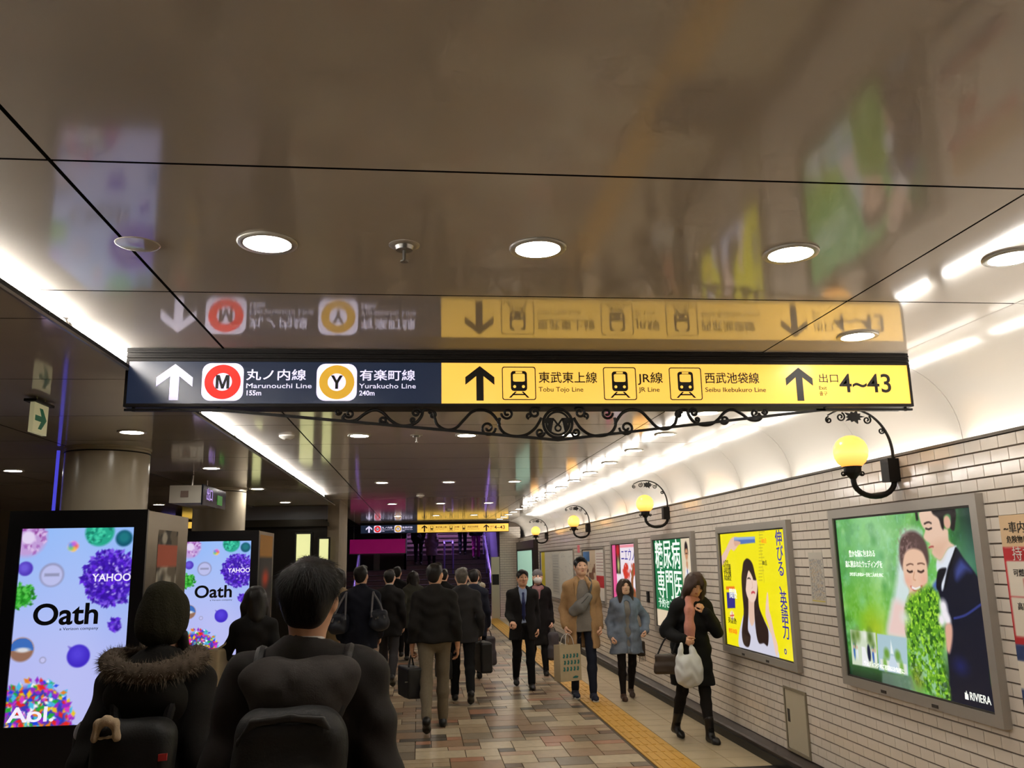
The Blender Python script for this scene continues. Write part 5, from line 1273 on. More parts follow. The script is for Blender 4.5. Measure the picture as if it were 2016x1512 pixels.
    def body_mesh(s, vox=.013, face=True, hands=(True, True), hv=.0055):
        S = Sdf(vox); s.torso(S); s.arms(S); s.legs_v(S)
        L = [S.mesh_data(), s.head_data(hv)]
        for n in (0, 1):
            if hands[n]: L.append(s.hand_data(n))
        return join(L)
    def shoe_data(s, n, heel=0., vox=.008, long=1., boot=False):
        o, K, A, pit = s.leg[n]; k = s.k*(.9 if s.fem else 1.); R = rotx(-pit)
        P = lambda x, y, z: A+R @ (np.array([x, y, z])*k)
        S = Sdf(vox); zf = -.078/(.9 if s.fem else 1.)
        S.cap(P(0, -.03, zf+.035+heel*.5), P(0, .02, zf+.045+heel*.5), .036*k, .036*k, .02)
        S.cap(P(0, .02, zf+.052+heel*.5), P(.004, .115, zf+.030), .038*k, .040*k, .03)
        S.cap(P(.003, .12, zf+.030), P(.004, .165*long, zf+.026), .038*k, .026*k, .03)
        S.cap(P(0, -.035, zf+.04+heel*.5), P(0, -.01, .01), .035*k, .036*k, .03)
        if heel > 0: S.cap(P(0, -.045, zf+.04), P(0, -.048, zf+.008), .02*k, .012*k, .01)
        if boot: S.cap(P(0, -.01, .0), A+(K-A)*.35, .046*k, .056*k, .02)
        S.plane(P(0, 0, zf+.001), R @ np.array([0, 0, -1.]))
        return S.mesh_data()
def face_parts(B, root):
    for sd in (-1, 1):
        for nm, me, p, sc in (('eye', eyeM, (sd*.031, .0795, .0105), (.0138, .005, .0064)), ('eyebrow', browM, (sd*.033, .081, .0335), (.0165, .005, .0034))):
            o = place(nm, me, root); M = Matrix([list(r) for r in B.HR]).to_4x4(); M.translation = Vector(B.H(*p)); o.matrix_basis = M @ Matrix.Diagonal((*[q*B.k for q in sc], 1))
    o = place('lips', lipM, root); M = Matrix([list(r) for r in B.HR]).to_4x4(); M.translation = Vector(B.H(0, .0905, -.0515)); o.matrix_basis = M @ Matrix.Diagonal((.019*B.k, .006*B.k, .0075*B.k, 1))
def hair_data(B, style='short', vox=.0065, seed=1, full=1., amp=.004):
    S = Sdf(vox); H, k, R = B.H, B.k, B.HR; T = 1.
    S.ell(H(0, -.012, .03), np.array([.086*full, .103*full, .096*full])*k, R, .03)
    if style == 'short':
        S.p[-1] = ('ell', _np(H(0, -.016, .042)), _np(np.array([.088, .104, .083])*k*full), np.asarray(R, np.float32), 0, 0, .03, 'add')
        S.ell(H(0, -.050, -.010), np.array([.067, .056, .062])*k*full, R, .03); S.ell(H(0, -.058, -.046), np.array([.050, .028, .036])*k, R, .03)
        S.ell(H(.012, .045, .104), np.array([.055, .045, .024])*k, R, .03)
        S.ell(H(0, .087, -.036), np.array([.070, .066, .106])*k, R, .012, 'sub')
        for sd in (-1, 1):
            S.ell(H(sd*.100, .002, -.034), np.array([.038, .040, .062])*k, R, .008, 'sub')
            S.cap(H(sd*.068, .022, .02), H(sd*.069, .026, -.012), .010*k, .006*k, .01)
    else:
        ln = {'bob': .16, 'long': .26, 'short_long': .11}[style]
        S.cap(H(0, -.045, .0), H(0, -.05, -ln), .086*k, .078*k, .04)
        for sd in (-1, 1): S.chain([H(sd*.062, .0, .03), H(sd*.078, .02, -.06), H(sd*.088, .045, -ln)], [.034*k, .037*k, .03*k], .05); S.cap(H(sd*.03, .075, .075), H(sd*.072, .058, -.01), .02*k, .016*k, .02)
        S.ell(H(0, .095, -.045), np.array([.056, .06, .088])*k, R, .012, 'sub')
    return S.mesh_data(strands(seed), amp)
def add_strands(B, data, parent, m, n=4000, length=.035, seed=3, name='hair_strands', lift=.22):
    """fine hairs combed from the crown over the hair volume"""
    V, F = data; r = np.random.RandomState(seed); f = F[r.randint(len(F), size=n)]
    w = r.dirichlet((1, 1, 1, 1), n); P = (V[f]*w[:, :, None]).sum(1); N = np.cross(V[f[:, 1]]-V[f[:, 0]], V[f[:, 2]]-V[f[:, 0]]); N /= np.linalg.norm(N, axis=1)[:, None]+1e-9
    cr = B.H(.0, -.045, .13); D_ = P-cr+r.randn(n, 3)*.018; D_ -= N*(D_*N).sum(1)[:, None]; D_ /= np.linalg.norm(D_, axis=1)[:, None]+1e-9
    D_ = D_+N*lift; L_ = length*(.5+r.rand(n))[:, None]; sd = np.cross(D_, N); sd /= np.linalg.norm(sd, axis=1)[:, None]+1e-9
    Q = (P-B.hc) @ B.HR/B.k
    if length < .04:
        keep = ~((np.abs(Q[:, 0]) > .055) & (Q[:, 2] < .022)) & (Q[:, 2] > -.045); P, N, D_, L_, sd = P[keep], N[keep], D_[keep], L_[keep], sd[keep]; Q = Q[keep]
        L_ = L_*np.clip((Q[:, 2]+.075)/.09, .15, 1)[:, None]; n = len(P)
    A = P-N*.002; V2 = np.stack([A-sd*.0011, A+sd*.0011, A+D_*L_-np.array([0, 0, .004])], 1).reshape(-1, 3)
    o = place(name, mesh_from(name, V2, np.arange(3*n).reshape(n, 3), m), parent)
    return tag(o, kind='stuff')
def coat_data(B, g=.014, hem=.0, flare=.02, g_sl=.013, vox=.012, seed=1, amp=.006, open_=None, collar=.0, v=None, sleeves=1., skirt=True):
    """jacket or coat; hem in metres above the ground; open_ = half width of the front opening at the bottom"""
    S = Sdf(vox); B.torso(S, g); B.arms(S, g_sl, g_sl+.006, cut=sleeves*.985)
    hz = B.hip[2]
    if skirt and hem < hz+.1:
        S.cap(B.up(0, -.005, .18), np.array([0, -.006, hem]), .125*B.k*B.build+g, .165*B.k*B.build+g+flare, .05, .72)
    if collar: S.cap(B.up(0, -.012, .48), B.up(0, -.008, .56), .078*B.k+g*.5, .062*B.k+g*.6, .02)
    if skirt and hem < hz-.05:
        for o, K, A, pit in B.leg: S.cap(o+np.array([0, 0, .03]), K, .085*B.k+g*.8, .062*B.k+g, .05)
    S.plane((0, 0, hem), (0, 0, -1))
    S.cap(B.up(0, .012, .625), B.up(0, .03, .80), .074*B.k, .10*B.k, .012, 1., 'sub')
    if B.neck1 is not None:
        S.cap(B.neck0+B.R @ np.array([0, .012, .035])*B.k, B.neck1+np.array([0, .02, .06])*B.k, .05*B.k, .075*B.k, .01, 1., 'sub')
    if open_:
        wt, wb, zt, zb = open_
        S.p.append(('cap', _np(B.up(0, .16, zt)), _np((0, .2, zb)), wt, wb, 2.2, .012, 'sub'))
    if v:                                        # V of the lapels: (half width at the top, depth)
        S.p.append(('cap', _np(B.up(0, .12, .52)), _np(B.up(0, .15, .52-v[1])), v[0], .006, 1.6, .01, 'sub'))
    return S.mesh_data(wrinkle(seed), amp)
def trousers_data(B, g=.008, g2=.014, vox=.012, seed=1, amp=.005, low=.97):
    S = Sdf(vox); k = B.k
    S.ell(B.up(0, -.012, .03), np.array([.158, .116, .12])*k*B.build+g*.6, B.R, .05)
    B.legs_v(S, g, g2, low); S.plane(B.up(0, 0, .13), B.R @ np.array([0, 0, 1.]))
    return S.mesh_data(wrinkle(seed, 8, 14), amp)
def thing_person(label, loc, heading, B, skin=None, vox=.014, hv=.0055, hands=(True, True), group=None):
    V, F = B.body_mesh(vox, True, hands, hv)
    o = place('person', mesh_from('person', V, F, skin or M_skin, True), None, loc, (0, 0, math.radians(heading)))
    return tag(o, label, 'person', group)
def W_(e, p):
    """body-local point to the world"""
    return np.array(wm(e) @ Vector([float(q) for q in p]))
# ---------------------------------------------------------------- people
C_black = cloth('black', 24, 22, 22); C_ink = cloth('ink', 18, 18, 20); C_navy = cloth('navy', 26, 28, 40); C_char = cloth('charcoal', 52, 50, 52)
C_khaki = cloth('olive_grey', 112, 102, 86); C_camel = cloth('camel', 170, 136, 98); C_grey = cloth('grey_knit', 128, 122, 116, bump=.3); C_denim = cloth('denim', 114, 124, 140, var=.18, vscale=12)
C_jean = cloth('dark_jeans', 30, 34, 48); C_beige = cloth('beige_coat', 146, 124, 92); C_shirt = cloth('shirt_blue', 150, 166, 200); C_white = cloth('white_cotton', 222, 218, 214)
C_tie = cloth('navy_tie', 36, 42, 86, rough=.5); C_tight = cloth('tights', 28, 22, 22); C_pink = cloth('pink_scarf', 200, 138, 126); C_mauve = cloth('mauve_coat', 112, 92, 104); C_magenta = cloth('magenta_trousers', 150, 40, 120)
C_dgrey = cloth('dark_grey_hood', 66, 62, 60); C_olive = cloth('olive_knit', 40, 38, 24, bump=.5, bscale=140); C_fur = cloth('fur', 96, 84, 72); C_greyt = cloth('grey_trousers', 60, 56, 56); C_hat = cloth('grey_knit_hat', 120, 116, 118, bump=.5, bscale=160)
M_shoe = mat('shoe_black', rgb(20, 18, 18), rough=.35); M_sole = mat('sole_white', rgb(214, 212, 206), rough=.6); M_shoen = mat('shoe_navy', rgb(32, 36, 58), rough=.6)
def shoes(B, e, m=None, heel=0., long=1., boot=False):
    for n in (0, 1): sdf_obj('shoe', B.shoe_data(n, heel, long=long, boot=boot), m or M_shoe, e)
WALK_R = ((14, 5), (-15, 24)); WALK_L = ((-15, 24), (14, 5)); STAND = ((3, 2), (-4, 6))
def simple(lab, loc, hd, h, fem, coat, hem, trs, hair=('short', None), legs=WALK_R, g=.016, head=(0, 0, 0), wrists=None, grip=(40, 40), vox=.016, collar=.01, face=False, lean=0., build=1., shoe=None, heel=0., seed=1, skin=None, hands=(True, True), amp=.006, g_sl=.014, poles=(None, None)):
    B = Body(h, fem, legs, lean, wrists, head, build, grip, poles=poles)
    e = thing_person(lab, loc, hd, B, skin, hands=hands)
    if hair:
        hd_ = hair_data(B, hair[0], seed=seed, full=.98); sdf_obj('hair', hd_, hair[1] or M_hairk, e)
        if vox <= .016 and loc[1] < 13.5: add_strands(B, hd_, e, hair[1] or M_hairk, 1800, .03, seed)
    sdf_obj('coat' if hem < B.hip[2]-.1 else 'jacket', coat_data(B, g, hem, .015, g_sl, vox, seed, amp, collar=collar), coat, e)
    sdf_obj('trousers', trousers_data(B, vox=vox, seed=seed), trs, e)
    shoes(B, e, shoe, heel)
    if face: face_parts(B, e)
    return e, B

# 1 the man in front, seen from behind: dark hooded jacket
FM_X, FM_Y = -.345, 2.78
B1 = Body(1.70, False, ((4, 3), (-4, 6)), 2., ((.20, .17, .09), (.22, .13, .02)), (-3, 4, 0), 1.04, (60, 60))
p1 = thing_person('man just ahead in a dark hooded jacket, short black hair, seen from behind', (FM_X, FM_Y, 0), 0, B1, M_skin2)
S = Sdf(.005); H = B1.H; k = B1.k
_hd = hair_data(B1, 'short', .005, 3, 1.09, .004); sdf_obj('hair', _hd, M_hairk, p1); add_strands(B1, _hd, p1, mat('hair_strand_black', rgb(17, 14, 13), rough=.6, spec=.25), 7000)
sdf_obj('shirt_collar', (lambda S: S.mesh_data())(Sdf(.006).cap(B1.up(0, -.006, .505), B1.up(0, .004, .563), .070*k, .060*k, .01).cap(B1.up(0, -.0, .52), B1.up(0, .02, .60), .052*k, .056*k, .006, 1., 'sub')), C_white, p1)
sdf_obj('jacket', coat_data(B1, .030, .70, .02, .034, .009, 4, .008, collar=.0), C_ink if False else cloth('jacket_black_brown', 35, 31, 29, rough=.7, bump=.1), p1)
S = Sdf(.008)                                               # hood lying on the shoulders
for a in range(0, 13):
    t = math.radians(-30+a*20); x, y = .125*math.cos(t), -.105*math.sin(t)
    x2, y2 = .125*math.cos(t+math.radians(20)), -.105*math.sin(t+math.radians(20))
    dz = -.03*math.sin(max(0, min(math.pi, t)))
    S.cap(B1.up(x, y-.012, .492+dz*.3), B1.up(x2, y2-.012, .492+dz*.3), .027*k, .027*k, .02)
S.ell(B1.up(0, -.130, .445), np.array([.150, .058, .07])*k, rotx(.45), .05)
for sd in (1, -1): S.ell(B1.up(sd*.10, -.10, .48), np.array([.085, .055, .042])*k, rotz(-sd*.5) @ rotx(.3), .05)
S.ell(B1.up(0, -.14, .41), np.array([.13, .06, .075])*k, None, .06)
S.ell(B1.up(0, -.150, .375), np.array([.110, .05, .09])*k, rotx(.15), .06)
sdf_obj('hood', S.mesh_data(wrinkle(9, 40, 30), .0035), C_dgrey, p1)
sdf_obj('trousers', trousers_data(B1), C_ink, p1); shoes(B1, p1)

# 2 person with the olive beanie and fur hood
B2 = Body(1.60, True, ((4, 3), (-4, 6)), 2., ((.22, .02, -.03), (.215, .10, .12)), (-22, 6, 6), 1.06, (45, 45), poles=(None, (-.05, -1., -.3)))
p2 = thing_person('person in an olive knit beanie and black coat with fur trimmed hood', (-.965, 3.42, 0), 0, B2, M_skin)
k, H = B2.k, B2.H
S = Sdf(.006); S.ell(H(0, -.012, .045), np.array([.094, .108, .100])*k, B2.HR, .03).ell(H(0, -.022, -.015), np.array([.094, .106, .085])*k, B2.HR, .03).ell(H(0, -.035, .13), np.array([.045, .05, .03])*k, B2.HR, .05)
S.ell(H(0, .10, -.065), np.array([.075, .075, .075])*k, B2.HR, .01, 'sub'); S.plane(H(0, 0, -.095), B2.HR @ np.array([0, .12, -1.]))
sdf_obj('beanie', S.mesh_data(strands(4, 150.), .0015), C_olive, p2)
for sd in (1, -1): sdf_obj('hair_lock', Sdf(.006).chain([H(sd*.075, .02, -.05), H(sd*.082, .03, -.12)], [.022*k, .02*k], .02).mesh_data(), M_hairk, p2)
sdf_obj('coat', coat_data(B2, .03, .62, .03, .03, .011, 6, .007, collar=.01), cloth('coat_black_green', 28, 26, 24), p2)
S = Sdf(.009); S.ell(B2.up(0, -.13, .43), np.array([.155, .06, .11])*k, rotx(.3), .05).ell(B2.up(0, -.11, .36), np.array([.12, .05, .1])*k, None, .05)
sdf_obj('hood', S.mesh_data(wrinkle(12, 20, 20), .006), cloth('hood_black', 32, 30, 26), p2)
ring = []
for a in range(-8, 21):
    t = math.radians(a*15); ring.append(np.array(B2.up(.165*math.cos(t), -.055-.125*math.sin(t), .545-.02*math.sin(t)+.014*math.cos(2*t))))
S = Sdf(.009); S.chain(ring, [.034*k]*len(ring), .02); fd = S.mesh_data(strands(7, 200.), .004)
sdf_obj('fur_base', fd, C_fur, p2)
fr_ = np.random.RandomState(2); V, F = [], []
for n in range(6500):
    i = fr_.randint(len(ring)-1); c = ring[i]+(ring[i+1]-ring[i])*fr_.rand(); d = fr_.randn(3); tn = ring[i+1]-ring[i]; tn /= np.linalg.norm(tn); d -= tn*(d @ tn)*.7; d /= np.linalg.norm(d)
    b0 = c+d*.028*k; tip = c+d*(.048+.018*fr_.rand())*k+np.array([0, 0, -.008])+fr_.randn(3)*.006; sdv = np.cross(d, fr_.randn(3)); sdv = sdv/np.linalg.norm(sdv)*.0016
    q_ = len(V); V += [b0-sdv, b0+sdv, tip]; F.append((q_, q_+1, q_+2))
tag(place('fur_trim', mesh_from('fur_trim', np.array(V), np.array(F), mat('fur_hairs', rgb(120, 106, 90), rough=.7)), p2), kind='stuff')
sdf_obj('trousers', trousers_data(B2), C_ink, p2); shoes(B2, p2)

# 3 dark person beside the second screen
p3, B3 = simple('short person in black beside the second screen, hand raised to the face', (-1.30, 7.2, 0), 12, 1.52, True, C_black, .5, C_ink, ('bob', None), STAND, .02, (10, -8, 0), ((.2, .0, -.02), (.12, .2, .40)), (40, 70), seed=11, poles=(None, (-.5, .1, -1.)))
# 4 beige coat
p4, B4 = simple('person in a beige coat seen from behind, left of the students', (-1.05, 11.5, 0), 8, 1.63, True, C_beige, .42, C_ink, ('short_long', None), WALK_L, .022, seed=12)
# 5, 6 students
p5, B5 = simple('student in a navy blazer carrying two duffel bags, seen from behind', (-.69, 10.5, 0), 0, 1.655, False, C_navy, .70, C_greyt, ('short', None), WALK_R, .026, (-14, 3, 0), ((.24, .06, -.02), (.24, .0, -.02)), seed=13, build=1.1)
p6, B6 = simple('student in a black blazer with a white collar, seen from behind', (-.42, 12.6, 0), -4, 1.585, False, C_black, .66, C_char, ('short', None), WALK_L, .02, seed=14)
sdf_obj('shirt_collar', Sdf(.007).cap(B6.up(0, -.008, .51), B6.up(0, .0, .578), .072*B6.k, .060*B6.k, .01).mesh_data(), C_white, p6)
# 7 two dark figures farther off
p7, B7 = simple('dark figure far ahead in the crowd behind the second student', (-.40, 16.0, 0), 0, 1.6, False, C_ink, .6, C_ink, ('short', None), WALK_R, .024, seed=15)
p7b, B7b = simple('stooping figure in grey green far ahead in the crowd', (-.10, 15.4, 0), 10, 1.53, True, cloth('grey_green', 62, 62, 54), .55, C_ink, ('bob', None), WALK_L, .024, seed=16)
p7c, B7c = simple('dark coated figure far ahead between the olive trousers and the stairs', (.42, 15.0, 0), -6, 1.55, False, C_black, .5, C_ink, ('short', None), WALK_R, .022, seed=36)
# 8 man with grey olive trousers
p8, B8 = simple('man in a black jacket and olive grey trousers with a briefcase, seen from behind', (.165, 9.25, 0), 0, 1.675, False, cloth('jacket_black', 27, 25, 24), .86, C_khaki, ('short', None), WALK_R, .022, (-18, 2, 0), ((.245, .02, -.055), (.24, .02, -.06)), (28, 75), vox=.013, seed=17, build=1.06, amp=.008, g_sl=.022, skin=M_skin2)
# 9 grey haired man
p9, B9 = simple('grey haired man in a charcoal suit with bags, seen from behind', (.53, 10.9, 0), 0, 1.605, False, cloth('suit_charcoal', 44, 43, 45), .70, C_ink, ('short', M_hairg), WALK_L, .022, (-8, 2, 0), ((.25, .03, -.03), (.24, .02, -.03)), (75, 75), vox=.014, seed=18, build=1.1)
# 10 woman with mask and striped scarf
p10, B10 = simple('woman in a white face mask and striped scarf far off, walking this way', (1.10, 17.0, 0), 180, 1.52, True, cloth('coat_cream', 176, 168, 150), .5, C_ink, ('bob', M_hairb), WALK_R, .022, face=True, seed=19)
sdf_obj('face_mask', Sdf(.007).ell(B10.H(0, .060, -.047), np.array([.068, .054, .056])*B10.k, B10.HR, .01).mesh_data(), C_white, p10)
def _zebra():
    m = mat('zebra_scarf', rgb(60, 62, 62), rough=.8); nt = m.node_tree; w_ = nt.nodes.new('ShaderNodeTexWave'); w_.inputs['Scale'].default_value = 9; w_.inputs['Distortion'].default_value = 6
    tc = nt.nodes.new('ShaderNodeTexCoord'); nt.links.new(tc.outputs['Object'], w_.inputs['Vector']); r_ = nt.nodes.new('ShaderNodeValToRGB'); r_.color_ramp.elements[0].position = .45; r_.color_ramp.elements[1].position = .55
    r_.color_ramp.elements[0].color = (*rgb(30, 36, 40), 1); r_.color_ramp.elements[1].color = (*rgb(206, 206, 196), 1)
    nt.links.new(w_.outputs['Fac'], r_.inputs[0]); nt.links.new(r_.outputs[0], nt.nodes['Principled BSDF'].inputs['Base Color']); return m
sdf_obj('scarf', Sdf(.01).cap(B10.up(-.05, .06, .5), B10.up(.05, .07, .5), .06, .06, .03).cap(B10.up(-.03, .13, .48), B10.up(-.05, .15, .05), .05, .06, .03).mesh_data(wrinkle(3), .005), _zebra(), p10)
# 11 dark coat with a grey bag
p11, B11 = simple('person in a navy coat with a grey tote behind the grey haired man', (.80, 12.8, 0), 0, 1.56, False, C_navy, .6, C_ink, ('short', None), WALK_R, .022, wrists=((.225, .05, -.06), (.21, 0, -.03)), grip=(75, 40), seed=20)

# 12 man in the suit walking this way
B12 = Body(1.555, False, ((-10, 22), (15, 5)), 0, ((.175, .22, .07), (.215, .02, -.05)), (6, -2, 0), 1.06, (60, 40), palms=((.2, .4, -1), None))
p12 = thing_person('man in a black suit with blue shirt and navy tie, walking this way', (1.41, 11.9, 0), 180, B12, M_skin2); face_parts(B12, p12)
k = B12.k
_hd = hair_data(B12, 'short', seed=21, full=1.05); sdf_obj('hair', _hd, M_hairk, p12); add_strands(B12, _hd, p12, M_hairk, 1800, 0.03, 12, lift=.12)
sdf_obj('shirt', coat_data(B12, .005, .84, .0, .006, .012, 1, .003, sleeves=1.0, collar=.01), C_shirt, p12)
sdf_obj('tie', Sdf(.006).ell(B12.up(0, .098, .47), np.array([.02, .014, .022])*k, None, .01).chain([B12.up(0, .105, .45), B12.up(0, .130, .34), B12.up(0, .122, .16), B12.up(0, .118, .08)], [.015*k, .024*k, .028*k, .012*k], .01).mesh_data(), C_tie, p12)
sdf_obj('suit_jacket', coat_data(B12, .020, .62, .02, .016, .012, 22, .004, v=(.062, .36), open_=(.02, .075, .16, .60), sleeves=.95), C_black, p12)
sdf_obj('trousers', trousers_data(B12), C_ink, p12); shoes(B12, p12)
# 13 man with mask and grey hat behind him
p13, B13 = simple('man in a grey knit hat, white mask and black coat behind the suited man', (1.80, 13.2, 0), 178, 1.53, False, C_black, .42, C_ink, None, WALK_L, .024, (0, 0, 0), ((.21, .03, -.03), (.22, .03, -.05)), (40, 75), face=True, seed=23)
sdf_obj('knit_hat', Sdf(.007).ell(B13.H(0, -.01, .045), np.array([.092, .106, .092])*B13.k, B13.HR, .03).plane(B13.H(0, .0, .028), B13.HR @ np.array([0, -.35, -1.])).mesh_data(strands(4, 160.), .0012), C_hat, p13)
sdf_obj('face_mask', Sdf(.006).ell(B13.H(0, .056, -.046), np.array([.074, .066, .060])*B13.k, B13.HR, .01).mesh_data(), C_white, p13)
sdf_obj('scarf', Sdf(.01).cap(B13.up(-.05, .05, .51), B13.up(.05, .05, .51), .05, .05, .03).cap(B13.up(.0, .11, .48), B13.up(.01, .13, .36), .035, .03, .03).mesh_data(), cloth('scarf_rose', 150, 110, 110), p13)

# 14 man in the camel coat
B14 = Body(1.70, False, ((-6, 10), (9, 4)), 0, ((.225, .05, -.03), (.215, .03, -.04)), (4, 2, 0), 1.02, (80, 70))
p14 = thing_person('man in a tan coat, grey sweater and dark jeans with a cross body bag', (2.02, 10.78, 0), 180, B14, M_skin); face_parts(B14, p14)
k = B14.k
_hd = hair_data(B14, 'short', seed=24); sdf_obj('hair', _hd, M_hairk, p14); add_strands(B14, _hd, p14, M_hairk, 2400, 0.03, 14, lift=.12)
sdf_obj('sweater', coat_data(B14, .012, .80, .0, .010, .011, 25, .004, sleeves=.8, collar=.01), C_grey, p14)
sdf_obj('coat', coat_data(B14, .024, .60, .03, .018, .011, 26, .005, open_=(.075, .115, .46, .45), sleeves=.97), C_camel, p14)
S = Sdf(.008)
for sd in (1, -1): S.chain([B14.up(sd*.045, .03, .565), B14.up(sd*.085, .10, .49), B14.up(sd*.10, .125, .34)], [.018, .026, .008], .02, 1.)
sdf_obj('lapels', S.mesh_data(), C_camel, p14)
sdf_obj('jeans', trousers_data(B14, .004, .008, .011, 27, .004), C_jean, p14)
for n in (0, 1):
    s_ = sdf_obj('shoe', B14.shoe_data(n), M_shoen, p14)
    V, F = B14.shoe_data(n); z_ = B14.leg[n][2][2]-.078*B14.k
    S = Sdf(.006); o, K, A, pit = B14.leg[n]; R_ = rotx(-pit)
    Pf = lambda x, y, z: A+R_ @ (np.array([x, y, z])*B14.k)
    S.cap(Pf(0, -.03, -.068), Pf(.003, .15, -.068), .041*B14.k, .038*B14.k, .01).plane(Pf(0, 0, -.078), R_ @ np.array([0, 0, -1.])).plane(Pf(0, 0, -.056), R_ @ np.array([0, 0, 1.]))
    sdf_obj('sole', S.mesh_data(), M_sole, s_)

# 15 woman in the denim coat
B15 = Body(1.425, True, ((5, 3), (-9, 14)), 0, ((.225, .05, -.02), (.27, .08, .06)), (4, 4, 0), 1.05, (60, 45), poles=(None, (-.5, -.7, .2)))
p15 = thing_person('woman in a denim coat and black tights with long dark hair', (2.53, 10.62, 0), 180, B15, M_skin); face_parts(B15, p15)
k = B15.k
_hd = hair_data(B15, 'long', seed=28, amp=.006); sdf_obj('hair', _hd, M_hairb, p15); add_strands(B15, _hd, p15, M_hairb, 3000, 0.05, 15, lift=.12)
sdf_obj('hooded_top', coat_data(B15, .012, .60, .0, .010, .011, 29, .004, sleeves=.8, collar=.01), C_grey, p15)
sdf_obj('coat', coat_data(B15, .032, .54, .035, .026, .010, 30, .008, open_=(.035, .04, .46, .45), sleeves=.96), C_denim, p15)
sdf_obj('tights', trousers_data(B15, .005, .005, .010, 31, .001, 1.), C_tight, p15); shoes(B15, p15, mat('heel_brown', rgb(70, 50, 40), rough=.4), .03)
sdf_obj('hood_collar', Sdf(.009).chain([B15.up(-.075, .075, .47), B15.up(-.085, -.03, .515), B15.up(0, -.085, .50), B15.up(.085, -.03, .515), B15.up(.075, .075, .47)], [.016, .028, .034, .028, .016], .03).mesh_data(wrinkle(4), .003), C_denim, p15)

# 16 woman in the black coat, head bowed
B16 = Body(1.56, True, ((-9, 16), (12, 4)), 9., ((.20, .20, .16), (.07, .15, .42)), (-10, -28, -14), 1.08, (75, 60), poles=((.5, -.8, -.2), (-.4, .25, -1.)), palms=(None, (.6, -.6, .2)))
p16 = thing_person('woman in a black coat with her head bowed, brown bob and pink scarf', (2.58, 8.22, 0), 192, B16, M_skin2); face_parts(B16, p16)
k = B16.k
_hd = hair_data(B16, 'bob', seed=32, amp=.006, full=1.06); sdf_obj('hair', _hd, M_hairb, p16); add_strands(B16, _hd, p16, M_hairb, 3600, 0.05, 16, lift=.12)
sdf_obj('coat', coat_data(B16, .030, .50, .03, .028, .010, 33, .007, collar=.01, sleeves=.95), C_ink, p16)
sdf_obj('leggings', trousers_data(B16, .006, .006, .011, 34, .001, 1.), C_black, p16); shoes(B16, p16, None, .0, boot=True)
sdf_obj('scarf', Sdf(.009).chain([B16.up(-.05, .06, .53), B16.up(.06, .07, .53), B16.up(.10, .13, .44), B16.up(.11, .16, .28), B16.up(.12, .165, .16)], [.04, .045, .045, .052, .058], .03, .6).mesh_data(wrinkle(5, 60, 12), .007), C_pink, p16)

# people on the stairs
for lab, x, n_, h, fem, c1, hem, c2, hr, sd_ in (('dark figure on the stairs left of the mauve coat', -.02, 9, 1.66, False, C_ink, .7, C_ink, 'short', 41), ('figure in a mauve coat climbing the stairs', .42, 8, 1.55, True, C_mauve, .45, C_ink, 'bob', 42),
                                                ('figure in jeans high on the stairs', 1.5, 11, 1.65, False, cloth('teal_black', 34, 42, 44), .75, C_jean, 'short', 43), ('figure in magenta trousers high on the stairs', 1.95, 10, 1.62, True, C_ink, .78, C_magenta, 'bob', 44)):
    simple(lab, (x, 26.4+n_*.31+.17, (n_+1)*.155), 0, h, fem, c1, hem, c2, (hr, None), ((3, 2), (-2, 3)), .024, seed=sd_, vox=.022, hands=(False, False))
# ---------------------------------------------------------------- bags (each a thing of its own)
M_bagk = mat('bag_black', rgb(22, 21, 23), rough=.5, bump=.2, bscale=200); M_bagn = mat('bag_navy', rgb(34, 38, 50), rough=.45, bump=.15, bscale=200); M_bagg = mat('bag_grey', rgb(70, 66, 70), rough=.6, bump=.2, bscale=200)
M_strap = mat('strap_grey', rgb(104, 102, 106), rough=.7); M_brown = mat('bag_brown', rgb(60, 48, 38), rough=.45)
def hand_at(e, B, n, d=.085):
    S0, E, T = B.arm[n]; v = (T-E)/np.linalg.norm(T-E); return W_(e, T+v*d*B.k)
def bag(name, lab, cat, c, half, m, rz=0., rad=.03, handles=None, hm=None, hr=.007, taper=0., vox=.009, seed=1, amp=.003, loc=None):
    o = empty(name, tuple(loc if loc is not None else (c[0], c[1], c[2]-half[2])), 0, lab, cat)
    R = rotz(math.radians(rz)); S = Sdf(vox); L0 = np.array(o.location)
    S.box(np.array(c)-L0, half, R, rad, .01)
    if taper: S.box(np.array(c)-L0+np.array([0, 0, -half[2]*.5]), np.array(half)*np.array([1+taper, 1+taper, .5]), R, rad, .03)
    sdf_obj('body', S.mesh_data(wrinkle(seed, 20, 20), amp), m, o)
    for h in handles or []: MB().tube(catmull([tuple(p) for p in h], 6), hr, 8).build('handle', hm or m, o, True)
    return o
def hang(h, w, top, ry=0.):
    """a pair of handle points from the bag's top corners up to the hand"""
    h = np.array(h); return [(h[0]-w*math.cos(ry), h[1]-w*math.sin(ry), top), (h[0]-w*.7*math.cos(ry), h[1]-w*.7*math.sin(ry), (top+h[2])/2+.02), (h[0], h[1], h[2]), (h[0]+w*.7*math.cos(ry), h[1]+w*.7*math.sin(ry), (top+h[2])/2+.02), (h[0]+w*math.cos(ry), h[1]+w*math.sin(ry), top)]
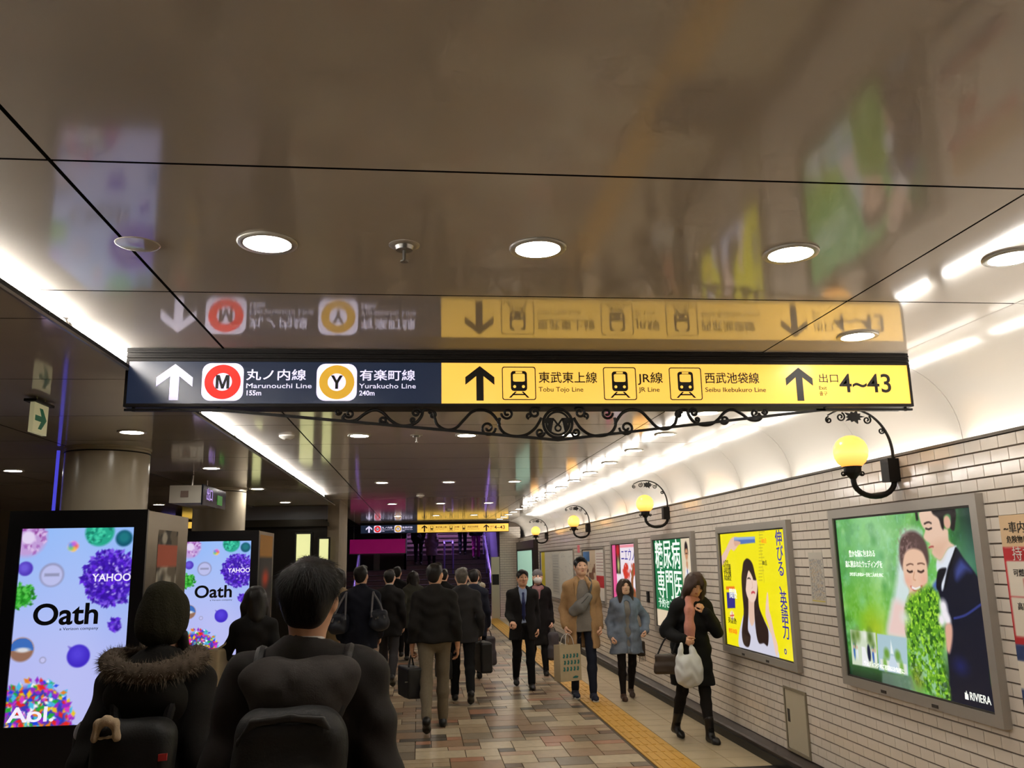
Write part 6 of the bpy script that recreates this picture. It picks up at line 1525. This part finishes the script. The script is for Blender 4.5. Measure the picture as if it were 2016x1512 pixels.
# briefcase of the man in olive grey trousers (left hand)
h = hand_at(p8, B8, 1); b_ = bag('briefcase', 'black briefcase in the left hand of the man in olive trousers', 'bag', (h[0]-.01, h[1]+.0, h[2]-.26), (.085, .19, .15), M_bagk, 18, .02, [[(h[0]-.03, h[1]-.07, h[2]-.115), (h[0]-.01, h[1]-.04, h[2]-.01), (h[0], h[1]+.04, h[2]-.01), (h[0]+.02, h[1]+.08, h[2]-.115)]], hr=.009, seed=2)
MB().obox((h[0]-.035, h[1]-.185, h[2]-.24), (.03, .01, 0), (0, .003, 0), (0, 0, .004)).build('logo_bar', M_steel, b_)
# bags of the grey haired man
h = hand_at(p9, B9, 0); bag('shoulder_bag', 'black bag hanging at the right side of the grey haired man', 'bag', (h[0]+.03, h[1], h[2]-.22), (.075, .18, .18), M_bagk, 10, .03, [hang((h[0], h[1], h[2]), .06, h[2]-.05, 1.4)], seed=3)
h = hand_at(p9, B9, 1); bag('briefcase', 'dark bag low in the left hand of the grey haired man', 'bag', (h[0]-.0, h[1]+.02, h[2]-.30), (.07, .17, .16), M_bagk, 14, .02, [hang((h[0], h[1], h[2]), .07, h[2]-.14, 1.4)], seed=4)
h = hand_at(p11, B11, 0); bag('tote_bag', 'tall grey tote in the right hand of the navy coated person', 'bag', (h[0], h[1], h[2]-.29), (.085, .10, .20), M_bagg, 20, .04, [hang((h[0], h[1], h[2]), .05, h[2]-.11, .2)], seed=5, taper=.12)
h = hand_at(p13, B13, 1); bag('tote_bag', 'dark soft bag in the hand of the masked man', 'bag', (h[0], h[1]-.02, h[2]-.27), (.085, .09, .20), M_bagg, 10, .05, [hang((h[0], h[1]-.02, h[2]), .05, h[2]-.09, .2)], seed=6, taper=.2)
# paper shopping bag
h = hand_at(p14, B14, 0); sx_, sy_, sz_ = h[0]+.0, h[1]-.03, h[2]
M_kraft = mat('kraft_paper', rgb(190, 174, 144), rough=.7, var=.05, vscale=12); M_teal = mat('teal_print', rgb(50, 120, 116), rough=.7)
sb = empty('shopping_bag', (sx_, sy_, sz_-.55), math.radians(24), 'kraft paper shopping bag with teal leaf marks in the tan coated man\'s hand', 'bag')
W2, D2, H2 = .15, .075, .42
LB = MB(); LB.v = [(-W2, -D2, 0), (W2, -D2, 0), (W2, D2, 0), (-W2, D2, 0), (-W2*1.02, -D2*.85, H2), (W2*1.02, -D2*.85, H2), (W2*1.02, D2*.85, H2), (-W2*1.02, D2*.85, H2), (-W2*.99, -D2*.82, H2), (W2*.99, -D2*.82, H2), (W2*.99, D2*.82, H2), (-W2*.99, D2*.82, H2), (-W2*.96, -D2*.9, .02), (W2*.96, -D2*.9, .02), (W2*.96, D2*.9, .02), (-W2*.96, D2*.9, .02)]
LB.f = [(0, 3, 2, 1), (0, 1, 5, 4), (1, 2, 6, 5), (2, 3, 7, 6), (3, 0, 4, 7), (4, 5, 9, 8), (5, 6, 10, 9), (6, 7, 11, 10), (7, 4, 8, 11), (8, 9, 13, 12), (9, 10, 14, 13), (10, 11, 15, 14), (11, 8, 12, 15), (12, 13, 14, 15)]
LB.build('body', M_kraft, sb, world=False)
for r_ in range(3):
    for c_ in range(5):
        x_, z_ = -.098+c_*.049+(.012 if r_ == 1 else 0), .29-r_*.075
        MB().prism([(-.016, -.018), (.008, -.026), (.018, .0), (.012, .026), (-.010, .024), (-.004, .004)], (x_, -D2*(1-.15*z_/H2)-.0012, z_), (1, 0, 0), (0, 0, 1), (0, -.001, 0)).build('leaf_mark', M_teal, sb, world=False)
MB().prism([(-.04, 0), (.0, .015), (.045, .006), (.03, -.014), (-.03, -.012)], (.06, -D2-.0012, .045), (1, 0, 0), (0, 0, 1), (0, -.001, 0)).build('leaf_mark', M_teal, sb, world=False)
for sy in (-1, 1): MB().tube(catmull([(-.06, sy*D2*.8, H2-.01), (-.045, sy*.04, H2+.08), (0, sy*.012, H2+.125), (.045, sy*.04, H2+.08), (.06, sy*D2*.8, H2-.01)], 6), .004, 6).build('handle', C_white, sb, True, world=False)
# cross-body bag of the tan coated man
cb = empty('cross_body_bag', W_(p14, B14.up(.05, .16, .20)), 0, 'grey cross body pouch on the chest of the tan coated man', 'bag')
I_ = np.array(cb.location); q3 = lambda x, y, z: W_(p14, B14.up(x, y, z))
S = Sdf(.008)
S.chain([q3(.13, .135, .16)-I_, q3(.05, .165, .22)-I_, q3(-.06, .160, .33)-I_], [.062, .078, .05], .03, .62)
sdf_obj('body', S.mesh_data(wrinkle(8, 30, 30), .004), mat('pouch_grey', rgb(112, 110, 108), rough=.6), cb)
MB().tube([q3(.11, .185, .215), q3(.03, .215, .265), q3(-.05, .205, .345)], .0035, 6).build('zip', M_bagk, cb, True)
MB().tube(catmull([q3(-.06, .165, .34), q3(-.10, .135, .44), q3(-.11, .07, .525), q3(-.10, -.0, .555)], 6), .014, 8).build('strap', mat('strap_charcoal', rgb(80, 80, 78), rough=.7), cb, True)
# fringe bag at the denim coat
q3 = lambda x, y, z: W_(p15, B15.up(x, y, z))
fb_ = empty('fringe_bag', q3(-.22, -.03, -.30), 0, 'brown fringed bag behind the hip of the woman in denim', 'bag')
I_ = np.array(fb_.location)
sdf_obj('body', Sdf(.008).box(q3(-.22, -.03, -.20)-I_, (.05, .05, .09), None, .02).mesh_data(wrinkle(9, 40, 10), .004), M_brown, fb_)
for k_ in range(5): MB().tube([q3(-.26+k_*.02, .02, -.26), q3(-.265+k_*.022, .03, -.38)], [.006, .003], 6).build('fringe', M_brown, fb_, True)
# plastic bag and handbag of the woman in black
h = hand_at(p16, B16, 0, .07)
M_poly = mat('white_polythene', rgb(226, 228, 230), rough=.35, alpha=.82, var=.05, vscale=10, bump=.4, bscale=18)
pb = empty('plastic_bag', (h[0], h[1], h[2]-.40), 0, 'white plastic carrier bag held by the woman in the black coat', 'bag')
I_ = np.array(pb.location); q4 = lambda x, y, z: np.array([h[0]+x, h[1]+y, h[2]+z])-I_
S = Sdf(.007); S.ell(q4(-.02, -.02, -.28), (.135, .075, .115), None, .05).ell(q4(-.02, -.02, -.20), (.12, .06, .10), None, .05)
S.chain([q4(-.10, -.02, -.16), q4(-.085, -.01, -.07), q4(-.075, 0, -.01)], [.045, .022, .012], .03, .6); S.chain([q4(.05, -.02, -.16), q4(.025, -.01, -.07), q4(.005, 0, .005)], [.05, .025, .013], .03, .6)
sdf_obj('body', S.mesh_data(wrinkle(10, 45, 30), .006), M_poly, pb)
MB().obox(tuple(I_+q4(-.04, -.02, -.29)), (.06, 0, .01), (0, .04, 0), (0, 0, .03)).build('contents', mat('packed_food', rgb(200, 180, 150), rough=.7), pb)
S0, E_, T_ = B16.arm[0]; el = W_(p16, E_*.35+T_*.65)
hb = bag('handbag', 'dark brown handbag on the forearm of the woman in the black coat', 'bag', (el[0]-.10, el[1]+.06, el[2]-.24), (.10, .06, .085), M_brown, -24, .02, [[(el[0]-.17, el[1]+.09, el[2]-.16), (el[0]-.10, el[1]+.06, el[2]-.02), (el[0]-.01, el[1]+.02, el[2]+.035), (el[0]-.01, el[1]-.02, el[2]-.02), (el[0]-.05, el[1]+.02, el[2]-.16)]], M_bagk, .008, seed=11, taper=.1)
# duffel bags of the first student
for sd, lab in ((1, 'navy duffel bag with grey straps at the right side of the navy student'), (-1, 'navy duffel bag with grey straps at the left side of the navy student')):
    q5 = lambda x, y, z: W_(p5, B5.up(x, y, z))
    dz = .0 if sd > 0 else -.03
    db = empty('duffel_bag', q5(sd*.235, -.17, .05+dz), 0, lab, 'bag', 'duffel bags of the student')
    I_ = np.array(db.location); S = Sdf(.009)
    S.box(q5(sd*.235, -.19, .19+dz)-I_, (.10, .11, .105), rotz(sd*.15), .05).ell(q5(sd*.25, -.19, .14+dz)-I_, (.115, .12, .085), None, .03)
    sdf_obj('body', S.mesh_data(wrinkle(12+sd, 24, 24), .006), M_bagn, db)
    for a_, b_2 in (((.155, -.30, .22), (.16, -.05, .50)), ((.31, -.30, .20), (.17, -.05, .50))):
        MB().tube(catmull([q5(sd*a_[0], a_[1], a_[2]+dz), q5(sd*(a_[0]*.6+b_2[0]*.4), -.23, .36+dz), q5(sd*b_2[0], -.12, .49), q5(sd*b_2[0], b_2[1], b_2[2])], 6), .012, 8).build('strap', M_strap, db, True)
    MB().obox(tuple(q5(sd*.22, -.305, .21+dz)), (.02, 0, .006), (0, .004, 0), (0, 0, .012)).build('badge', M_steel, db)
# backpack of the man in front
q6 = lambda x, y, z: W_(p1, B1.up(x, y, z+.05))
bp = empty('backpack', q6(0, -.22, -.12), 0, 'black backpack on the man just ahead', 'backpack')
I_ = np.array(bp.location); S = Sdf(.008)
S.box(q6(-.01, -.215, .115)-I_, (.155, .085, .235), None, .075).ell(q6(-.01, -.30, .06)-I_, (.125, .04, .15), None, .04)
sdf_obj('body', S.mesh_data(wrinkle(14, 22, 16), .005), mat('backpack_black', rgb(24, 23, 23), rough=.6, bump=.15, bscale=160), bp)
S = Sdf(.007); S.chain([q6(-.14, -.275, .27)-I_, q6(-.10, -.295, .325)-I_, q6(0, -.305, .335)-I_, q6(.08, -.295, .325)-I_, q6(.12, -.275, .27)-I_], [.012]*5, .01); sdf_obj('top_zip', S.mesh_data(), mat('backpack_trim', rgb(40, 38, 37), rough=.5), bp)
MB().tube(catmull([q6(-.05, -.17, .345), q6(-.035, -.19, .40), q6(.0, -.195, .415), q6(.03, -.19, .40), q6(.045, -.17, .345)], 6), .009, 8).build('grab_loop', M_bagk, bp, True)
for sd in (1, -1): MB().tube(catmull([q6(sd*.10, -.17, .28), q6(sd*.12, -.155, .36), q6(sd*.13, -.09, .455), q6(sd*.135, .0, .495), q6(sd*.125, .09, .43), q6(sd*.13, .125, .30), q6(sd*.15, .06, .10)], 6), .018, 8).build('shoulder_strap', M_bagk, bp, True)
# backpack of the person with the fur hood
q7 = lambda x, y, z: W_(p2, B2.up(x, y, z))
bp = empty('backpack', q7(0, -.24, -.18), 0, 'black backpack with badges on the person with the fur hood', 'backpack')
I_ = np.array(bp.location); S = Sdf(.008)
S.box(q7(.0, -.235, .11)-I_, (.135, .075, .235), None, .06).ell(q7(0, -.30, .03)-I_, (.11, .035, .13), None, .04)
sdf_obj('body', S.mesh_data(wrinkle(15, 22, 16), .004), mat('backpack_ink', rgb(18, 18, 19), rough=.55, bump=.15, bscale=160), bp)
for sd in (1, -1): MB().tube(catmull([q7(sd*.09, -.17, .33), q7(sd*.11, -.14, .44), q7(sd*.115, -.02, .53), q7(sd*.11, .1, .47), q7(sd*.13, .08, .2)], 6), .018, 8).build('shoulder_strap', M_bagk, bp, True)
M_plush = mat('plush_cream', rgb(206, 182, 150), rough=.9, bump=.4, bscale=300)
c_ = q7(-.075, -.322, .335); S = Sdf(.004)
S.chain([c_+np.array([-.036, 0, -.026])-I_, c_+np.array([-.026, 0, .02])-I_, c_+np.array([0, 0, .03])-I_, c_+np.array([.026, 0, .02])-I_, c_+np.array([.036, 0, -.026])-I_], [.013, .014, .015, .014, .013], .012)
S.cap(c_+np.array([-.02, 0, -.026])-I_, c_+np.array([.02, 0, -.022])-I_, .005, .005, .006)
sdf_obj('charm', S.mesh_data(strands(3, 300.), .0015), M_plush, bp)
MB().lathe([(.0001, .006), (.027, .006), (.029, .003), (.029, 0)], tuple(q7(.015, -.338, .125)), 24, (1, 0, 0), (0, 0, 1), (0, -1, 0)).build('round_badge', mat('coral_badge', rgb(176, 98, 78), rough=.6, var=.1, vscale=60), bp, True)
MB().obox(tuple(q7(.125, -.315, .235)), (.014, 0, .001), (0, .003, 0), (0, 0, .011)).build('red_tag', mat('red_tag', rgb(206, 60, 60), rough=.6), bp)
# patterned bag beside her, cream tote of the person by the screen, white bag far off
pm_ = mat('patterned_cloth', rgb(60, 60, 66), rough=.7); nt = pm_.node_tree; vo = nt.nodes.new('ShaderNodeTexVoronoi'); vo.inputs['Scale'].default_value = 22; rp = nt.nodes.new('ShaderNodeValToRGB'); tc_ = nt.nodes.new('ShaderNodeTexCoord')
nt.links.new(tc_.outputs['Object'], vo.inputs['Vector']); rp.color_ramp.interpolation = 'CONSTANT'; rp.color_ramp.elements[0].color = (*rgb(24, 24, 28), 1); rp.color_ramp.elements[1].position = .55; rp.color_ramp.elements[1].color = (*rgb(176, 178, 190), 1)
nt.links.new(vo.outputs['Color'], rp.inputs[0]); nt.links.new(rp.outputs[0], nt.nodes['Principled BSDF'].inputs['Base Color'])
c_ = q7(-.245, .06, .22)
bag('patterned_bag', 'dark bag with a pale pattern left of the person in the fur hood', 'bag', tuple(c_), (.06, .11, .11), pm_, 10, .05, [[tuple(c_+np.array([.02, -.05, .10])), tuple(c_+np.array([.07, -.03, .22])), tuple(q7(-.15, 0, .55))]], M_bagk, .008, seed=16)
c_ = W_(p3, B3.up(-.30, .06, .12)); bag('tote_bag', 'cream tote bag at the left side of the short person in black', 'bag', tuple(c_), (.06, .11, .14), mat('cream_canvas', rgb(206, 190, 160), rough=.8), -15, .02, [[tuple(c_+np.array([-.01, -.05, .13])), tuple(W_(p3, B3.up(-.20, .03, .36))), tuple(W_(p3, B3.up(-.15, .0, .50)))]], None, .008, seed=17)
h = hand_at(p10, B10, 1); bag('paper_bag', 'small white bag in the hand of the woman with the striped scarf', 'bag', (h[0], h[1], h[2]-.20), (.10, .05, .13), C_white, 8, .02, [hang((h[0], h[1], h[2]), .05, h[2]-.08)], None, .005, seed=18)
